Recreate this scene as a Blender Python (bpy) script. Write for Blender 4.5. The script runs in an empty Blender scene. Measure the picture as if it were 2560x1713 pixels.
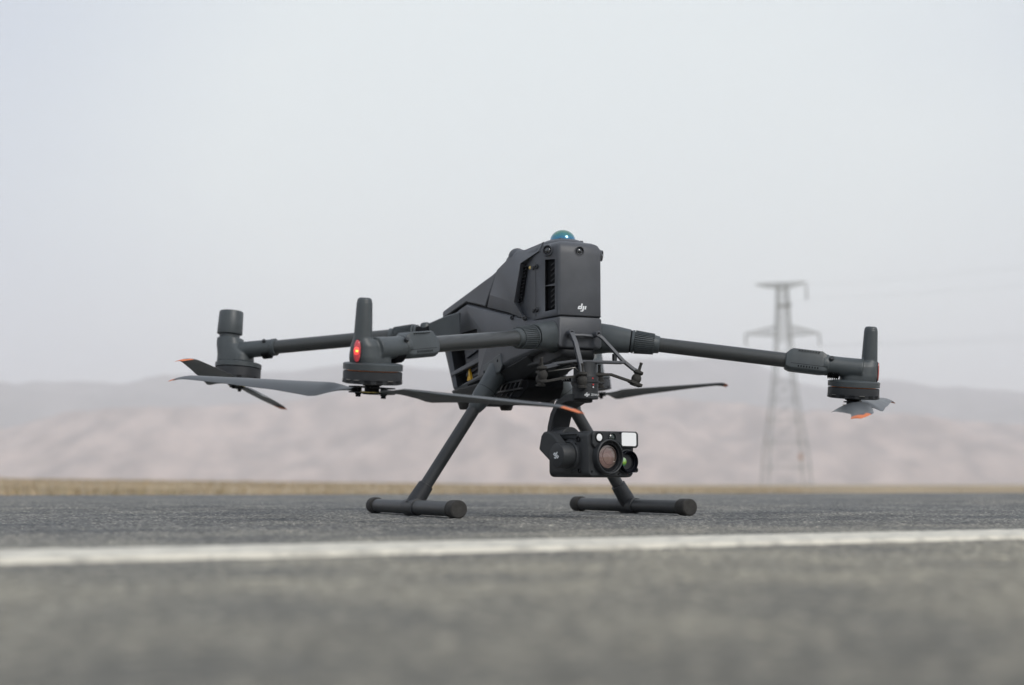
import bpy, bmesh, math, random
import numpy as np
from mathutils import Vector as V, Matrix as M
R = math.radians
random.seed(7); rng = np.random.default_rng(7)
SC = bpy.context.scene
COL = SC.collection

# ------------------------------------------------------------------ camera
cd = bpy.data.cameras.new('camera'); cam = bpy.data.objects.new('camera', cd); COL.objects.link(cam)
cam.location = (0, 0, .042); cam.rotation_euler = (R(90 + 5.865), 0, 0)
cd.sensor_width = 36; cd.lens = 36 * 3389.4 / 2560
cd.clip_start = .02; cd.clip_end = 40000
cd.dof.use_dof = True; cd.dof.focus_distance = 1.62; cd.dof.aperture_fstop = 5.4
cd.dof.aperture_blades = 9
SC.camera = cam

# ------------------------------------------------------------------ sky: thin overcast over a Nishita sky
SUN_EL, SUN_AZ = R(38), R(140)          # azimuth clockwise from +Y (compass style)
w = bpy.data.worlds.new('World'); SC.world = w; w.use_nodes = True
nt = w.node_tree; nt.nodes.clear(); N = nt.nodes.new; L = nt.links.new
out = N('ShaderNodeOutputWorld'); bg = N('ShaderNodeBackground'); bg.inputs['Strength'].default_value = .1
sky = N('ShaderNodeTexSky'); sky.sky_type = 'NISHITA'; sky.sun_disc = False
sky.sun_elevation = SUN_EL; sky.sun_rotation = SUN_AZ; sky.dust_density = 3; sky.air_density = 1.2
tc = N('ShaderNodeTexCoord'); mp = N('ShaderNodeMapping'); mp.inputs['Scale'].default_value = (1.0, 1.0, 2.6)
ns = N('ShaderNodeTexNoise'); ns.inputs['Scale'].default_value = 1.7; ns.inputs['Detail'].default_value = 5; ns.inputs['Roughness'].default_value = .5
cr = N('ShaderNodeValToRGB')
cr.color_ramp.elements[0].position = .28; cr.color_ramp.elements[0].color = (5.3, 5.86, 6.9, 1)
cr.color_ramp.elements[1].position = .88; cr.color_ramp.elements[1].color = (7.4, 7.95, 8.1, 1)
mx = N('ShaderNodeMix'); mx.data_type = 'RGBA'; mx.inputs[0].default_value = .93
L(tc.outputs['Generated'], mp.inputs['Vector']); L(mp.outputs[0], ns.inputs['Vector']); 
nrm_ = N('ShaderNodeVectorMath'); nrm_.operation = 'NORMALIZE'; dt = N('ShaderNodeVectorMath'); dt.operation = 'DOT_PRODUCT'; dt.inputs[1].default_value = V((.06, .97, .20)).normalized()
mr_ = N('ShaderNodeMapRange'); mr_.inputs['From Min'].default_value = .90; mr_.inputs['From Max'].default_value = .995; mr_.inputs['To Min'].default_value = .12; mr_.inputs['To Max'].default_value = .62; mr_.interpolation_type = 'SMOOTHSTEP'
ma_ = N('ShaderNodeMath'); ma_.operation = 'MULTIPLY_ADD'; ma_.inputs[1].default_value = .5
L(tc.outputs['Generated'], nrm_.inputs[0]); L(nrm_.outputs[0], dt.inputs[0]); L(dt.outputs['Value'], mr_.inputs['Value']); L(ns.outputs['Fac'], ma_.inputs[0]); L(mr_.outputs[0], ma_.inputs[2]); L(ma_.outputs[0], cr.inputs[0])
L(sky.outputs[0], mx.inputs[6]); L(cr.outputs[0], mx.inputs[7]); L(mx.outputs[2], bg.inputs['Color']); L(bg.outputs[0], out.inputs[0])

sd = bpy.data.lights.new('sun', 'SUN'); sun = bpy.data.objects.new('sun', sd); COL.objects.link(sun)
sd.energy = 1.8; sd.angle = R(16); sd.color = (1, .96, .9)
sdir = V((math.sin(SUN_AZ) * math.cos(SUN_EL), math.cos(SUN_AZ) * math.cos(SUN_EL), math.sin(SUN_EL)))
sun.rotation_euler = sdir.to_track_quat('Z', 'Y').to_euler()

SC.view_settings.view_transform = 'Standard'; SC.view_settings.look = 'None'
SC.view_settings.exposure = .27; SC.view_settings.gamma = 1; SC.view_settings.use_curve_mapping = False
SC.render.engine = 'CYCLES'; SC.cycles.use_denoising = True; SC.cycles.volume_bounces = 2
SC.cycles.max_bounces = 6; SC.cycles.caustics_reflective = False; SC.cycles.caustics_refractive = False

# ------------------------------------------------------------------ materials
def mat(name, col, rough=.5, metal=0, spec=.5, var=.0, vscale=60, bump=0, bscale=400, coat=0, emit=None, es=0, alpha=None):
    m = bpy.data.materials.new(name); m.use_nodes = True
    t = m.node_tree; b = t.nodes['Principled BSDF']
    b.inputs['Base Color'].default_value = (*col, 1); b.inputs['Roughness'].default_value = rough
    b.inputs['Metallic'].default_value = metal; b.inputs['Specular IOR Level'].default_value = spec
    b.inputs['Coat Weight'].default_value = coat; b.inputs['Coat Roughness'].default_value = .08
    if emit: b.inputs['Emission Color'].default_value = (*emit, 1); b.inputs['Emission Strength'].default_value = es
    c = t.nodes.new('ShaderNodeTexCoord')
    if var:
        n = t.nodes.new('ShaderNodeTexNoise'); n.inputs['Scale'].default_value = vscale; n.inputs['Detail'].default_value = 4
        r = t.nodes.new('ShaderNodeValToRGB'); r.color_ramp.elements[0].position = .3; r.color_ramp.elements[1].position = .72
        r.color_ramp.elements[0].color = (*[x * (1 - var) for x in col], 1); r.color_ramp.elements[1].color = (*[x * (1 + var) for x in col], 1)
        t.links.new(c.outputs['Object'], n.inputs['Vector']); t.links.new(n.outputs['Fac'], r.inputs[0]); t.links.new(r.outputs[0], b.inputs['Base Color'])
        mr = t.nodes.new('ShaderNodeMapRange'); mr.inputs['To Min'].default_value = rough - .06; mr.inputs['To Max'].default_value = rough + .08
        t.links.new(n.outputs['Fac'], mr.inputs['Value']); t.links.new(mr.outputs[0], b.inputs['Roughness'])
    if bump:
        n2 = t.nodes.new('ShaderNodeTexNoise'); n2.inputs['Scale'].default_value = bscale; n2.inputs['Detail'].default_value = 2
        bp = t.nodes.new('ShaderNodeBump'); bp.inputs['Strength'].default_value = bump; bp.inputs['Distance'].default_value = .0004
        t.links.new(c.outputs['Object'], n2.inputs['Vector']); t.links.new(n2.outputs['Fac'], bp.inputs['Height']); t.links.new(bp.outputs[0], b.inputs['Normal'])
    return m
MP = mat('matte_plastic', (.074, .079, .089), .46, spec=.5, var=.13, vscale=45, bump=.35, bscale=2600)
MP2 = mat('satin_arm_plastic', (.060, .070, .074), .42, spec=.5, var=.13, vscale=50, bump=.25, bscale=2600)
MD = mat('dark_plastic', (.026, .028, .031), .48, spec=.45, var=.12, vscale=70, bump=.3, bscale=2600)
MDK = mat('dark_filter', (.014, .015, .017), .6, var=.2, vscale=90)
MK = mat('black_recess', (.006, .0065, .008), .75, spec=.2, var=.2, vscale=90)
MC = mat('camera_body_black', (.024, .0265, .029), .50, spec=.45, var=.12, vscale=60, bump=.3, bscale=3000)
MRUB = mat('rubber', (.045, .043, .040), .8, spec=.3, var=.22, vscale=160, bump=.6, bscale=900)
MLEG = mat('leg_carbon', (.032, .034, .036), .45, spec=.5, var=.16, vscale=40, bump=.2, bscale=1400)
MPROP = mat('propeller_composite', (.060, .066, .070), .38, spec=.55, var=.07, vscale=30)
MOR = mat('orange_tip', (.62, .17, .06), .5, var=.05)
MORD = mat('orange_line', (.5, .13, .03), .5)
MWH = mat('white_print', (.75, .77, .78), .5)
MGREY = mat('grey_print', (.22, .23, .24), .5)
MRED = mat('red_print', (.6, .03, .03), .5)
MYEL = mat('yellow_print', (.75, .42, .02), .5)
MNAVY = mat('battery_plastic', (.017, .022, .033), .45, var=.15, vscale=60)
MCOP = mat('copper_winding', (.55, .19, .07), .35, metal=1, var=.3, vscale=600)
MMET = mat('steel_screw', (.35, .34, .32), .35, metal=.9, var=.1)
MLENS = mat('lens_glass', (.004, .006, .008), .04, spec=.8, coat=1)
MLENSG = mat('lens_glass_green', (.010, .022, .016), .06, spec=.8, coat=.8)
MLED = mat('led_lamp_red', (.45, .06, .07), .3, var=.3, vscale=500, emit=(1, .05, .08), es=.14, coat=.6)
MLEDC = mat('led_lamp_core', (.9, .2, .1), .3, emit=(1, .02, .06), es=.7)
MLEDH = mat('led_lamp_spark', (1, .5, .1), .3, emit=(1, .35, .03), es=3.5)
MLEDOFF = mat('led_lamp_off', (.42, .07, .05), .3, coat=.6)
MWIN = mat('rangefinder_window', (.93, .94, .94), .12, spec=.6, var=.01)  # sky reflection put into the glass as a white base colour
# carbon weave tube
def carbon():
    m = mat('carbon_tube', (.04, .042, .042), .30, spec=.6); t = m.node_tree; b = t.nodes['Principled BSDF']
    c = t.nodes.new('ShaderNodeTexCoord'); ck = t.nodes.new('ShaderNodeTexChecker'); ck.inputs['Scale'].default_value = 800
    mpn = t.nodes.new('ShaderNodeMapping'); mpn.inputs['Rotation'].default_value = (.3, .2, .78)
    ck.inputs['Color1'].default_value = (.028, .031, .031, 1); ck.inputs['Color2'].default_value = (.058, .061, .060, 1)
    t.links.new(c.outputs['Object'], mpn.inputs[0]); t.links.new(mpn.outputs[0], ck.inputs[0]); t.links.new(ck.outputs[0], b.inputs['Base Color'])
    mr = t.nodes.new('ShaderNodeMapRange'); mr.inputs['To Min'].default_value = .28; mr.inputs['To Max'].default_value = .36
    t.links.new(ck.outputs['Fac'], mr.inputs['Value']); t.links.new(mr.outputs[0], b.inputs['Roughness'])
    return m
MCARB = carbon()
def dome_mat():           # coated glass dome: thin-film sheen painted into the colour by height and noise
    m = mat('coated_dome', (.02, .15, .2), .22, spec=.8, coat=.9); t = m.node_tree; b = t.nodes['Principled BSDF']
    c = t.nodes.new('ShaderNodeTexCoord'); s = t.nodes.new('ShaderNodeSeparateXYZ'); n = t.nodes.new('ShaderNodeTexNoise')
    n.inputs['Scale'].default_value = 55; n.inputs['Detail'].default_value = 3; n.inputs['Distortion'].default_value = 2.5
    ma = t.nodes.new('ShaderNodeMath'); ma.operation = 'MULTIPLY_ADD'; ma.inputs[1].default_value = .010; r = t.nodes.new('ShaderNodeValToRGB')
    mr = t.nodes.new('ShaderNodeMapRange'); mr.inputs['From Min'].default_value = .003; mr.inputs['From Max'].default_value = .020
    e = r.color_ramp.elements; e[0].position = 0; e[0].color = (.0, .11, .27, 1); e[1].position = 1; e[1].color = (.015, .11, .11, 1)
    for p, k in ((.28, (.01, .18, .32, 1)), (.52, (.03, .19, .18, 1)), (.75, (.07, .18, .10, 1))):
        q = e.new(p); q.color = k
    t.links.new(c.outputs['Object'], n.inputs['Vector']); t.links.new(c.outputs['Object'], s.inputs[0])
    t.links.new(n.outputs['Fac'], ma.inputs[0]); t.links.new(s.outputs['Z'], ma.inputs[2]); t.links.new(ma.outputs[0], mr.inputs['Value'])
    t.links.new(mr.outputs[0], r.inputs[0]); t.links.new(r.outputs[0], b.inputs['Base Color'])
    b.inputs['Metallic'].default_value = .35
    return m
MDOME = dome_mat()
def zoomglass():          # brownish coated front element with ring structure of the lens stack behind it
    m = mat('zoom_lens_glass', (.16, .10, .085), .05, spec=.7, coat=1); t = m.node_tree; b = t.nodes['Principled BSDF']
    c = t.nodes.new('ShaderNodeTexCoord'); ln = t.nodes.new('ShaderNodeVectorMath'); ln.operation = 'LENGTH'
    mp_ = t.nodes.new('ShaderNodeMapping'); mp_.inputs['Location'].default_value = (0, .003, .002)
    r = t.nodes.new('ShaderNodeValToRGB'); e = r.color_ramp.elements; r.color_ramp.interpolation = 'EASE'
    mr = t.nodes.new('ShaderNodeMapRange'); mr.inputs['From Max'].default_value = .018
    e[0].color = (.20, .135, .115, 1); e[1].position = 1; e[1].color = (.045, .045, .040, 1)
    for p, k in ((.30, (.20, .125, .105, 1)), (.34, (.235, .15, .125, 1)), (.38, (.19, .115, .10, 1)), (.6, (.16, .10, .085, 1)), (.64, (.20, .145, .12, 1)), (.68, (.12, .085, .07, 1))):
        q = e.new(p); q.color = k
    t.links.new(c.outputs['Object'], mp_.inputs[0]); t.links.new(mp_.outputs[0], ln.inputs[0]); t.links.new(ln.outputs['Value'], mr.inputs['Value'])
    t.links.new(mr.outputs[0], r.inputs[0]); t.links.new(r.outputs[0], b.inputs['Base Color'])
    return m
MZOOM = zoomglass()

# ------------------------------------------------------------------ mesh helpers
def link(name, me, parent=None, mats=(), mtx=None, **props):
    o = bpy.data.objects.new(name, me); COL.objects.link(o)
    if parent: o.parent = parent
    if mtx is not None: o.matrix_basis = mtx
    for m in mats if isinstance(mats, (list, tuple)) else [mats]: me.materials.append(m)
    for k, v in props.items(): o[k] = v
    return o
def shade(me, ang=35):
    for p in me.polygons: p.use_smooth = True
    me.set_sharp_from_angle(angle=R(ang))
class MB:
    def __init__(s): s.v = []; s.f = []; s.m = []
    def add(s, v, f, mi=0):
        k = len(s.v); s.v += [tuple(x) for x in v]; s.f += [tuple(i + k for i in q) for q in f]; s.m += [mi] * len(f); return s
    def loft(s, rings, caps=True, mi=0, closed=True):
        n = len(rings[0]); v = [p for r in rings for p in r]; f = []
        for i in range(len(rings) - 1):
            for j in range(n if closed else n - 1):
                a = i * n + j; b = i * n + (j + 1) % n; f.append((a, b, b + n, a + n))
        if caps: f += [tuple(range(n))[::-1], tuple((len(rings) - 1) * n + j for j in range(n))]
        return s.add(v, f, mi)
    def box(s, c, d, rot=None, mi=0):
        x, y, z = [q / 2 for q in d]; v = [V((a * x, b * y, e * z)) for a in (-1, 1) for b in (-1, 1) for e in (-1, 1)]
        if rot: v = [rot @ p for p in v]
        v = [p + V(c) for p in v]
        return s.add(v, [(0, 1, 3, 2), (4, 6, 7, 5), (0, 4, 5, 1), (2, 3, 7, 6), (0, 2, 6, 4), (1, 5, 7, 3)], mi)
    def lathe(s, o, ax, prof, seg=32, mi=0, caps=True, sq=1):
        o = V(o); z = V(ax).normalized(); x = z.orthogonal().normalized() if abs(z.z) < .9 else V((1, 0, 0)) - z * z.x
        x.normalize(); y = z.cross(x)
        rings = [[o + z * h + x * (r * math.cos(2 * math.pi * k / seg)) + y * (r * sq * math.sin(2 * math.pi * k / seg)) for k in range(seg)] for r, h in prof]
        return s.loft(rings, caps, mi)
    def tube(s, a, b, ra, rb=None, seg=28, mi=0):
        a, b = V(a), V(b); return s.lathe(a, b - a, [(ra, 0), (ra if rb is None else rb, (b - a).length)], seg, mi)
    def strip(s, pts, wd, th, up=(0, 0, 1), mi=0):      # bent flat bar through the points
        pts = [V(p) for p in pts]; rings = []
        for i, p in enumerate(pts):
            t = (pts[min(i + 1, len(pts) - 1)] - pts[max(i - 1, 0)]).normalized(); sd_ = t.cross(V(up)).normalized(); u = sd_.cross(t).normalized()
            rings.append([p + sd_ * (wd / 2 * a) + u * (th / 2 * b) for a, b in ((-1, -1), (1, -1), (1, 1), (-1, 1))])
        return s.loft(rings, True, mi)
    def pipe(s, pts, r, seg=12, mi=0):
        pts = [V(p) for p in pts]; rings = []; u = None
        for i, p in enumerate(pts):
            t = (pts[min(i + 1, len(pts) - 1)] - pts[max(i - 1, 0)]).normalized()
            u = t.orthogonal().normalized() if u is None else (u - t * u.dot(t)).normalized(); w_ = t.cross(u)
            rings.append([p + u * (r * math.cos(2 * math.pi * k / seg)) + w_ * (r * math.sin(2 * math.pi * k / seg)) for k in range(seg)])
        return s.loft(rings, True, mi)
    def ball(s, c, r, mi=0, u=20, v_=12, sz=1):
        return s.lathe(V(c) - V((0, 0, r * sz)), (0, 0, 1), [(max(1e-5, r * math.sin(math.pi * k / v_)), r * sz * (1 - math.cos(math.pi * k / v_))) for k in range(v_ + 1)], u, mi)
    def poly(s, pts, off, mi=0):                       # flat polygon (3D points) given thickness `off`
        n = len(pts); off = V(off); v = [V(p) for p in pts] + [V(p) + off for p in pts]
        return s.add(v, [tuple(range(n))[::-1], tuple(range(n, 2 * n))] + [(i, (i + 1) % n, (i + 1) % n + n, i + n) for i in range(n)], mi)
    def mesh(s, name='part', ang=35):
        me = bpy.data.meshes.new(name); me.from_pydata(s.v, [], s.f); me.update()
        bm = bmesh.new(); bm.from_mesh(me); bmesh.ops.recalc_face_normals(bm, faces=bm.faces); 
        lay = [f.material_index for f in bm.faces]; bm.to_mesh(me); bm.free()
        for p, m_ in zip(me.polygons, s.m): p.material_index = m_
        shade(me, ang); return me
def bevel(o, wd=.001, seg=2, ang=32, harden=True):
    m = o.modifiers.new('bevel', 'BEVEL'); m.width = wd; m.segments = seg; m.limit_method = 'ANGLE'; m.angle_limit = R(ang); m.harden_normals = harden
    for p in o.data.polygons: p.use_smooth = True
    return o
def bake(o):                                            # turn modifiers into plain mesh
    dg = bpy.context.evaluated_depsgraph_get(); me = bpy.data.meshes.new_from_object(o.evaluated_get(dg))
    o.modifiers.clear(); o.data = me; return o
def cut(o, cutters, name='cutter'):                     # carve openings
    for mb in cutters:
        c = bpy.data.objects.new(name, mb.mesh()); COL.objects.link(c)
        if o.parent: c.parent = o.parent; c.matrix_basis = o.matrix_basis
        m = o.modifiers.new('cut', 'BOOLEAN'); m.object = c; m.operation = 'DIFFERENCE'; m.solver = 'EXACT'
        bake(o); bpy.data.objects.remove(c)
    return o
def blend(mb, vox, it=3, name='blend'):                 # fuse overlapping solids into one moulded skin
    o = bpy.data.objects.new(name, mb.mesh()); COL.objects.link(o)
    m = o.modifiers.new('r', 'REMESH'); m.mode = 'VOXEL'; m.voxel_size = vox
    s = o.modifiers.new('s', 'SMOOTH'); s.iterations = it; s.factor = .5
    bake(o); me = o.data; bpy.data.objects.remove(o)
    for p in me.polygons: p.use_smooth = True
    return me
def rrect(cx, cy, wx, wy, r, n=5):
    pts = []
    for sx, sy, a0 in ((1, 1, 0), (-1, 1, 90), (-1, -1, 180), (1, -1, 270)):
        for k in range(n + 1):
            a = R(a0 + 90 * k / n); pts.append((cx + sx * (wx / 2 - r) + r * math.cos(a), cy + sy * (wy / 2 - r) + r * math.sin(a)))
    return pts
def text_mesh(body, size, shear=0):
    c = bpy.data.curves.new('t', 'FONT'); c.body = body; c.size = size; c.align_x = 'LEFT'; c.extrude = size * .01; c.shear = shear; c.resolution_u = 2
    o = bpy.data.objects.new('t', c); COL.objects.link(o); dg = bpy.context.evaluated_depsgraph_get()
    me = bpy.data.meshes.new_from_object(o.evaluated_get(dg)); bpy.data.objects.remove(o); return me
def frame_m(o, x, z):                                   # matrix with local z = z, local x ~ x
    z = V(z).normalized(); x = V(x); x = (x - z * x.dot(z)).normalized(); y = z.cross(x)
    m = M.Identity(4)
    for i in range(3): m[i][0], m[i][1], m[i][2], m[i][3] = x[i], y[i], z[i], o[i]
    return m
def logo_mesh(h=.009):      # slanted three-letter wordmark, built in the local XY plane, x right, y up, centred
    k = h / 10; sh = .22
    P = [ # d
        [(0, 3), (0, 6), (1, 7), (3.6, 7), (3.6, 5.6), (2.1, 5.6), (2.1, 4.2), (3.6, 4.2), (3.6, 2.8), (.6, 2.8)],
        [(3.6, 2.8), (3.6, 10), (5.6, 10), (5.6, 2.8)],
        # j
        [(6.4, 1.4), (6.4, 7), (8.4, 7), (8.4, 1.0), (7.2, 0), (4.4, 0), (4.4, 1.4)],
        # i
        [(9.2, 2.8), (9.2, 7), (11.2, 7), (11.2, 2.8)]]
    mb = MB()
    for q in P:
        mb.poly([((x - 5.6 + (y - 5) * sh) * k, (y - 5) * k, 0) for x, y in q], (0, 0, .00025))
    return mb.mesh('logo')

# ------------------------------------------------------------------ ground, road, line
RA = R(14.8); ru = np.array([math.cos(RA), math.sin(RA)]); rv = np.array([-math.sin(RA), math.cos(RA)])
V_EDGE = 4.6
def axis(dense0, dense1, step, far0, far1, g=1.18):
    a = list(np.arange(dense0, dense1, step)); s = step; x = a[-1]
    while x < far1: s *= g; x += s; a.append(min(x, far1))
    s = step; x = a[0]; b = []
    while x > far0: s *= g; x -= s; b.append(max(x, far0))
    return np.array(b[::-1] + a)
def grid_mesh(name, us, vs, fn):
    nu, nv = len(us), len(vs); U, Vv = np.meshgrid(us, vs); co = fn(U, Vv).reshape(-1, 3).astype(np.float32)
    i = np.arange((nv - 1) * (nu - 1)); r, c = i // (nu - 1), i % (nu - 1); a = r * nu + c
    f = np.stack([a, a + 1, a + 1 + nu, a + nu], 1).astype(np.int32)
    me = bpy.data.meshes.new(name); me.vertices.add(len(co)); me.vertices.foreach_set('co', co.ravel())
    me.loops.add(f.size); me.loops.foreach_set('vertex_index', f.ravel()); me.polygons.add(len(f))
    me.polygons.foreach_set('loop_start', np.arange(0, f.size, 4, dtype=np.int32)); me.polygons.foreach_set('loop_total', np.full(len(f), 4, np.int32))
    me.update(calc_edges=True); me.polygons.foreach_set('use_smooth', np.ones(len(f), bool)); return me
def asphalt():
    m = bpy.data.materials.new('asphalt'); m.use_nodes = True; t = m.node_tree; b = t.nodes['Principled BSDF']; nn = t.nodes.new; l = t.links.new
    g = nn('ShaderNodeNewGeometry')
    v1 = nn('ShaderNodeTexVoronoi'); v1.inputs['Scale'].default_value = 300
    n1 = nn('ShaderNodeTexNoise'); n1.inputs['Scale'].default_value = 150; n1.inputs['Detail'].default_value = 6; n1.inputs['Roughness'].default_value = .75
    n2 = nn('ShaderNodeTexNoise'); n2.inputs['Scale'].default_value = 7.0; n2.inputs['Detail'].default_value = 5; n2.inputs['Roughness'].default_value = .6
    n3 = nn('ShaderNodeTexNoise'); n3.inputs['Scale'].default_value = 1.2; n3.inputs['Detail'].default_value = 3
    for n in (v1, n1, n2, n3): l(g.outputs['Position'], n.inputs['Vector'])
    r1 = nn('ShaderNodeValToRGB'); e = r1.color_ramp.elements
    e[0].position = .30; e[0].color = (.072, .073, .071, 1); e[1].position = .72; e[1].color = (.40, .385, .35, 1)
    q = e.new(.5); q.color = (.180, .177, .167, 1)
    l(n1.outputs['Fac'], r1.inputs[0])
    # individual chippings
    sp = nn('ShaderNodeSeparateColor'); l(v1.outputs['Color'], sp.inputs[0])
    r2 = nn('ShaderNodeValToRGB'); e = r2.color_ramp.elements; e[0].position = .0; e[0].color = (.45, .46, .48, 1); e[1].position = 1; e[1].color = (1.9, 1.85, 1.75, 1)
    q = e.new(.8); q.color = (.95, .97, 1, 1)
    l(sp.outputs[0], r2.inputs[0])
    mu = nn('ShaderNodeMix'); mu.data_type = 'RGBA'; mu.blend_type = 'MULTIPLY'; mu.inputs[0].default_value = .8
    l(r1.outputs[0], mu.inputs[6]); l(r2.outputs[0], mu.inputs[7])
    # large worn patches, light and slightly warm
    r3 = nn('ShaderNodeValToRGB'); e = r3.color_ramp.elements; e[0].position = .38; e[0].color = (.72, .735, .75, 1); e[1].position = .62; e[1].color = (1.25, 1.23, 1.16, 1)
    l(n2.outputs['Fac'], r3.inputs[0])
    r4 = nn('ShaderNodeValToRGB'); e = r4.color_ramp.elements; e[0].position = .35; e[0].color = (.88, .90, .93, 1); e[1].position = .65; e[1].color = (1.12, 1.10, 1.06, 1)
    l(n3.outputs['Fac'], r4.inputs[0])
    m2 = nn('ShaderNodeMix'); m2.data_type = 'RGBA'; m2.blend_type = 'MULTIPLY'; m2.inputs[0].default_value = 1; l(mu.outputs[2], m2.inputs[6]); l(r3.outputs[0], m2.inputs[7])
    m3 = nn('ShaderNodeMix'); m3.data_type = 'RGBA'; m3.blend_type = 'MULTIPLY'; m3.inputs[0].default_value = 1; l(m2.outputs[2], m3.inputs[6]); l(r4.outputs[0], m3.inputs[7])
    # tone across the painted line: view-angle falloff and sky tint put into the colour
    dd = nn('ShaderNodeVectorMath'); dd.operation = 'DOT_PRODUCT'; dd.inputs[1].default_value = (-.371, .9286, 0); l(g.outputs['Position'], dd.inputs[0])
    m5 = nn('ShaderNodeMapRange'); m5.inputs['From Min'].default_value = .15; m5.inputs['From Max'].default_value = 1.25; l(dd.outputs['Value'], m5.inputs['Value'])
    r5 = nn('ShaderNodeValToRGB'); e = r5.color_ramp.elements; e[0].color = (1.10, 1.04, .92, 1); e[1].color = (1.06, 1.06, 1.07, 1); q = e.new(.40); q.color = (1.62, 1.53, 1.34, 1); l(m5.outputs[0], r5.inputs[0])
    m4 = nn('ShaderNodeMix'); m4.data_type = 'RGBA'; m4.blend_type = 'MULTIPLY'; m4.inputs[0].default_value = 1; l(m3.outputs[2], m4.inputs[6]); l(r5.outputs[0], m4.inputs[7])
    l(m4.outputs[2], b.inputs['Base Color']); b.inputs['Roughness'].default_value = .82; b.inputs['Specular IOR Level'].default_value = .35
    bp = nn('ShaderNodeBump'); bp.inputs['Strength'].default_value = .8; bp.inputs['Distance'].default_value = .002
    ad = nn('ShaderNodeMath'); ad.operation = 'ADD'; l(v1.outputs['Distance'], ad.inputs[0]); l(n1.outputs['Fac'], ad.inputs[1]); l(ad.outputs[0], bp.inputs['Height'])
    l(bp.outputs[0], b.inputs['Normal']); return m
MASPH = asphalt()
def uvw(U, Vv, Z): return np.stack([U * ru[0] + Vv * rv[0], U * ru[1] + Vv * rv[1], Z], -1)
us = axis(-1.5, 1.6, .005, -70, 70); vs = axis(.12, 3.0, .005, -9, V_EDGE)
def rough_z(U, Vv):
    z = rng.normal(0, .00055, U.shape); z = np.clip(z, -.0014, .0011)
    far = np.clip((np.abs(U) - 1.6), 0, 1) + np.clip(Vv - 3.0, 0, 1) + np.clip(-Vv, 0, 1)
    return z * np.where(Vv < 1.15, .35, 1.0) - .0002 + 0 * far
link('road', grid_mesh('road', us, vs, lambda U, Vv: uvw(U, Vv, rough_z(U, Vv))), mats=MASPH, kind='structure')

MLINE = mat('road_paint', (.62, .60, .54), .65, spec=.3)
t = MLINE.node_tree; b = t.nodes['Principled BSDF']; g = t.nodes.new('ShaderNodeNewGeometry'); n1 = t.nodes.new('ShaderNodeTexNoise'); n1.inputs['Scale'].default_value = 60; n1.inputs['Detail'].default_value = 6
r1 = t.nodes.new('ShaderNodeValToRGB'); r1.color_ramp.elements[0].position = .3; r1.color_ramp.elements[0].color = (.40, .38, .33, 1); r1.color_ramp.elements[1].position = .55; r1.color_ramp.elements[1].color = (.70, .66, .56, 1)
t.links.new(g.outputs['Position'], n1.inputs['Vector']); t.links.new(n1.outputs['Fac'], r1.inputs[0]); t.links.new(r1.outputs[0], b.inputs['Base Color'])
# painted line: from left mid (-.298,.798) to right mid (.403,1.078)
la, lb = np.array([-.280, .749]), np.array([.404, 1.080]); ld = (lb - la) / np.linalg.norm(lb - la); ln_ = np.array([-ld[1], ld[0]])
lu = axis(-1.4, 2.2, .006, -14, 14); wob = rng.normal(0, 1, 4000)
def linefn(U, Vv):
    e = np.interp(U, np.linspace(-2, 3, 1250), np.convolve(wob[:1250], np.ones(5) / 5, 'same') * .0003)
    v = Vv + e * np.sign(Vv) * (np.abs(Vv) > .045)
    x = la[0] + U * ld[0] + v * ln_[0]; y = la[1] + U * ld[1] + v * ln_[1]
    z = .0028 + np.clip(rng.normal(0, .00012, U.shape), -.0003, .0003)
    z = np.where(np.abs(Vv) > .0480, -.0005, z)
    return np.stack([x, y, z], -1)
lv = np.concatenate([[-.0490], np.linspace(-.047, .047, 20), [.0490]])
link('painted_road_line', grid_mesh('line', lu, lv, linefn), mats=MLINE, kind='structure')

# dry field behind the road, falling away from the embankment
def field_z(Y, U=0.0):
    left = np.clip(.5 - U / np.maximum(Y, 1) / .8, 0, 1); q = np.clip((Y - 15) / 75, 0, 1); q = q * q * (3 - 2 * q)
    drop = np.clip((Y - 110) / 800, 0, 1)
    return -.02 - .30 * np.clip((Y - V_EDGE) / 16, 0, 1) ** .8 + .80 * q * left - 2.4 * drop
MFIELD = bpy.data.materials.new('dry_steppe_soil'); MFIELD.use_nodes = True
t = MFIELD.node_tree; b = t.nodes['Principled BSDF']; g = t.nodes.new('ShaderNodeNewGeometry'); r1 = t.nodes.new('ShaderNodeValToRGB')
n1 = t.nodes.new('ShaderNodeTexNoise'); n1.inputs['Scale'].default_value = .22; n1.inputs['Detail'].default_value = 8; n1.inputs['Roughness'].default_value = .65
t.links.new(g.outputs['Position'], n1.inputs['Vector']); t.links.new(n1.outputs['Fac'], r1.inputs[0]); t.links.new(r1.outputs[0], b.inputs['Base Color']); b.inputs['Roughness'].default_value = .95
e = r1.color_ramp.elements; e[0].position = .35; e[0].color = (.19, .145, .085, 1); e[1].position = .62; e[1].color = (.46, .355, .22, 1)
fu = axis(-30, 40, 1.0, -5000, 5000); fv = axis(V_EDGE - .35, 130, 1.0, V_EDGE - .36, 5200)
def fieldfn(U, Vv):
    z = field_z(Vv, U) + rng.normal(0, .012, U.shape) * (Vv > V_EDGE + .6)
    return uvw(U, Vv, z)
link('dry_field_ground', grid_mesh('field', fu, fv, fieldfn), mats=MFIELD, kind='structure')
# base terrain under and behind the camera
MB().box((0, 0, 0), (1, 1, 1))
bgm = grid_mesh('plain', axis(-60, 60, 30, -5000, 5000), np.array([-1200, -300, -60, -9, 0, 2, 4, V_EDGE - .2]), lambda U, Vv: uvw(U, Vv, np.full(U.shape, -.12)))
link('roadside_ground', bgm, mats=MFIELD, kind='structure')

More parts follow.
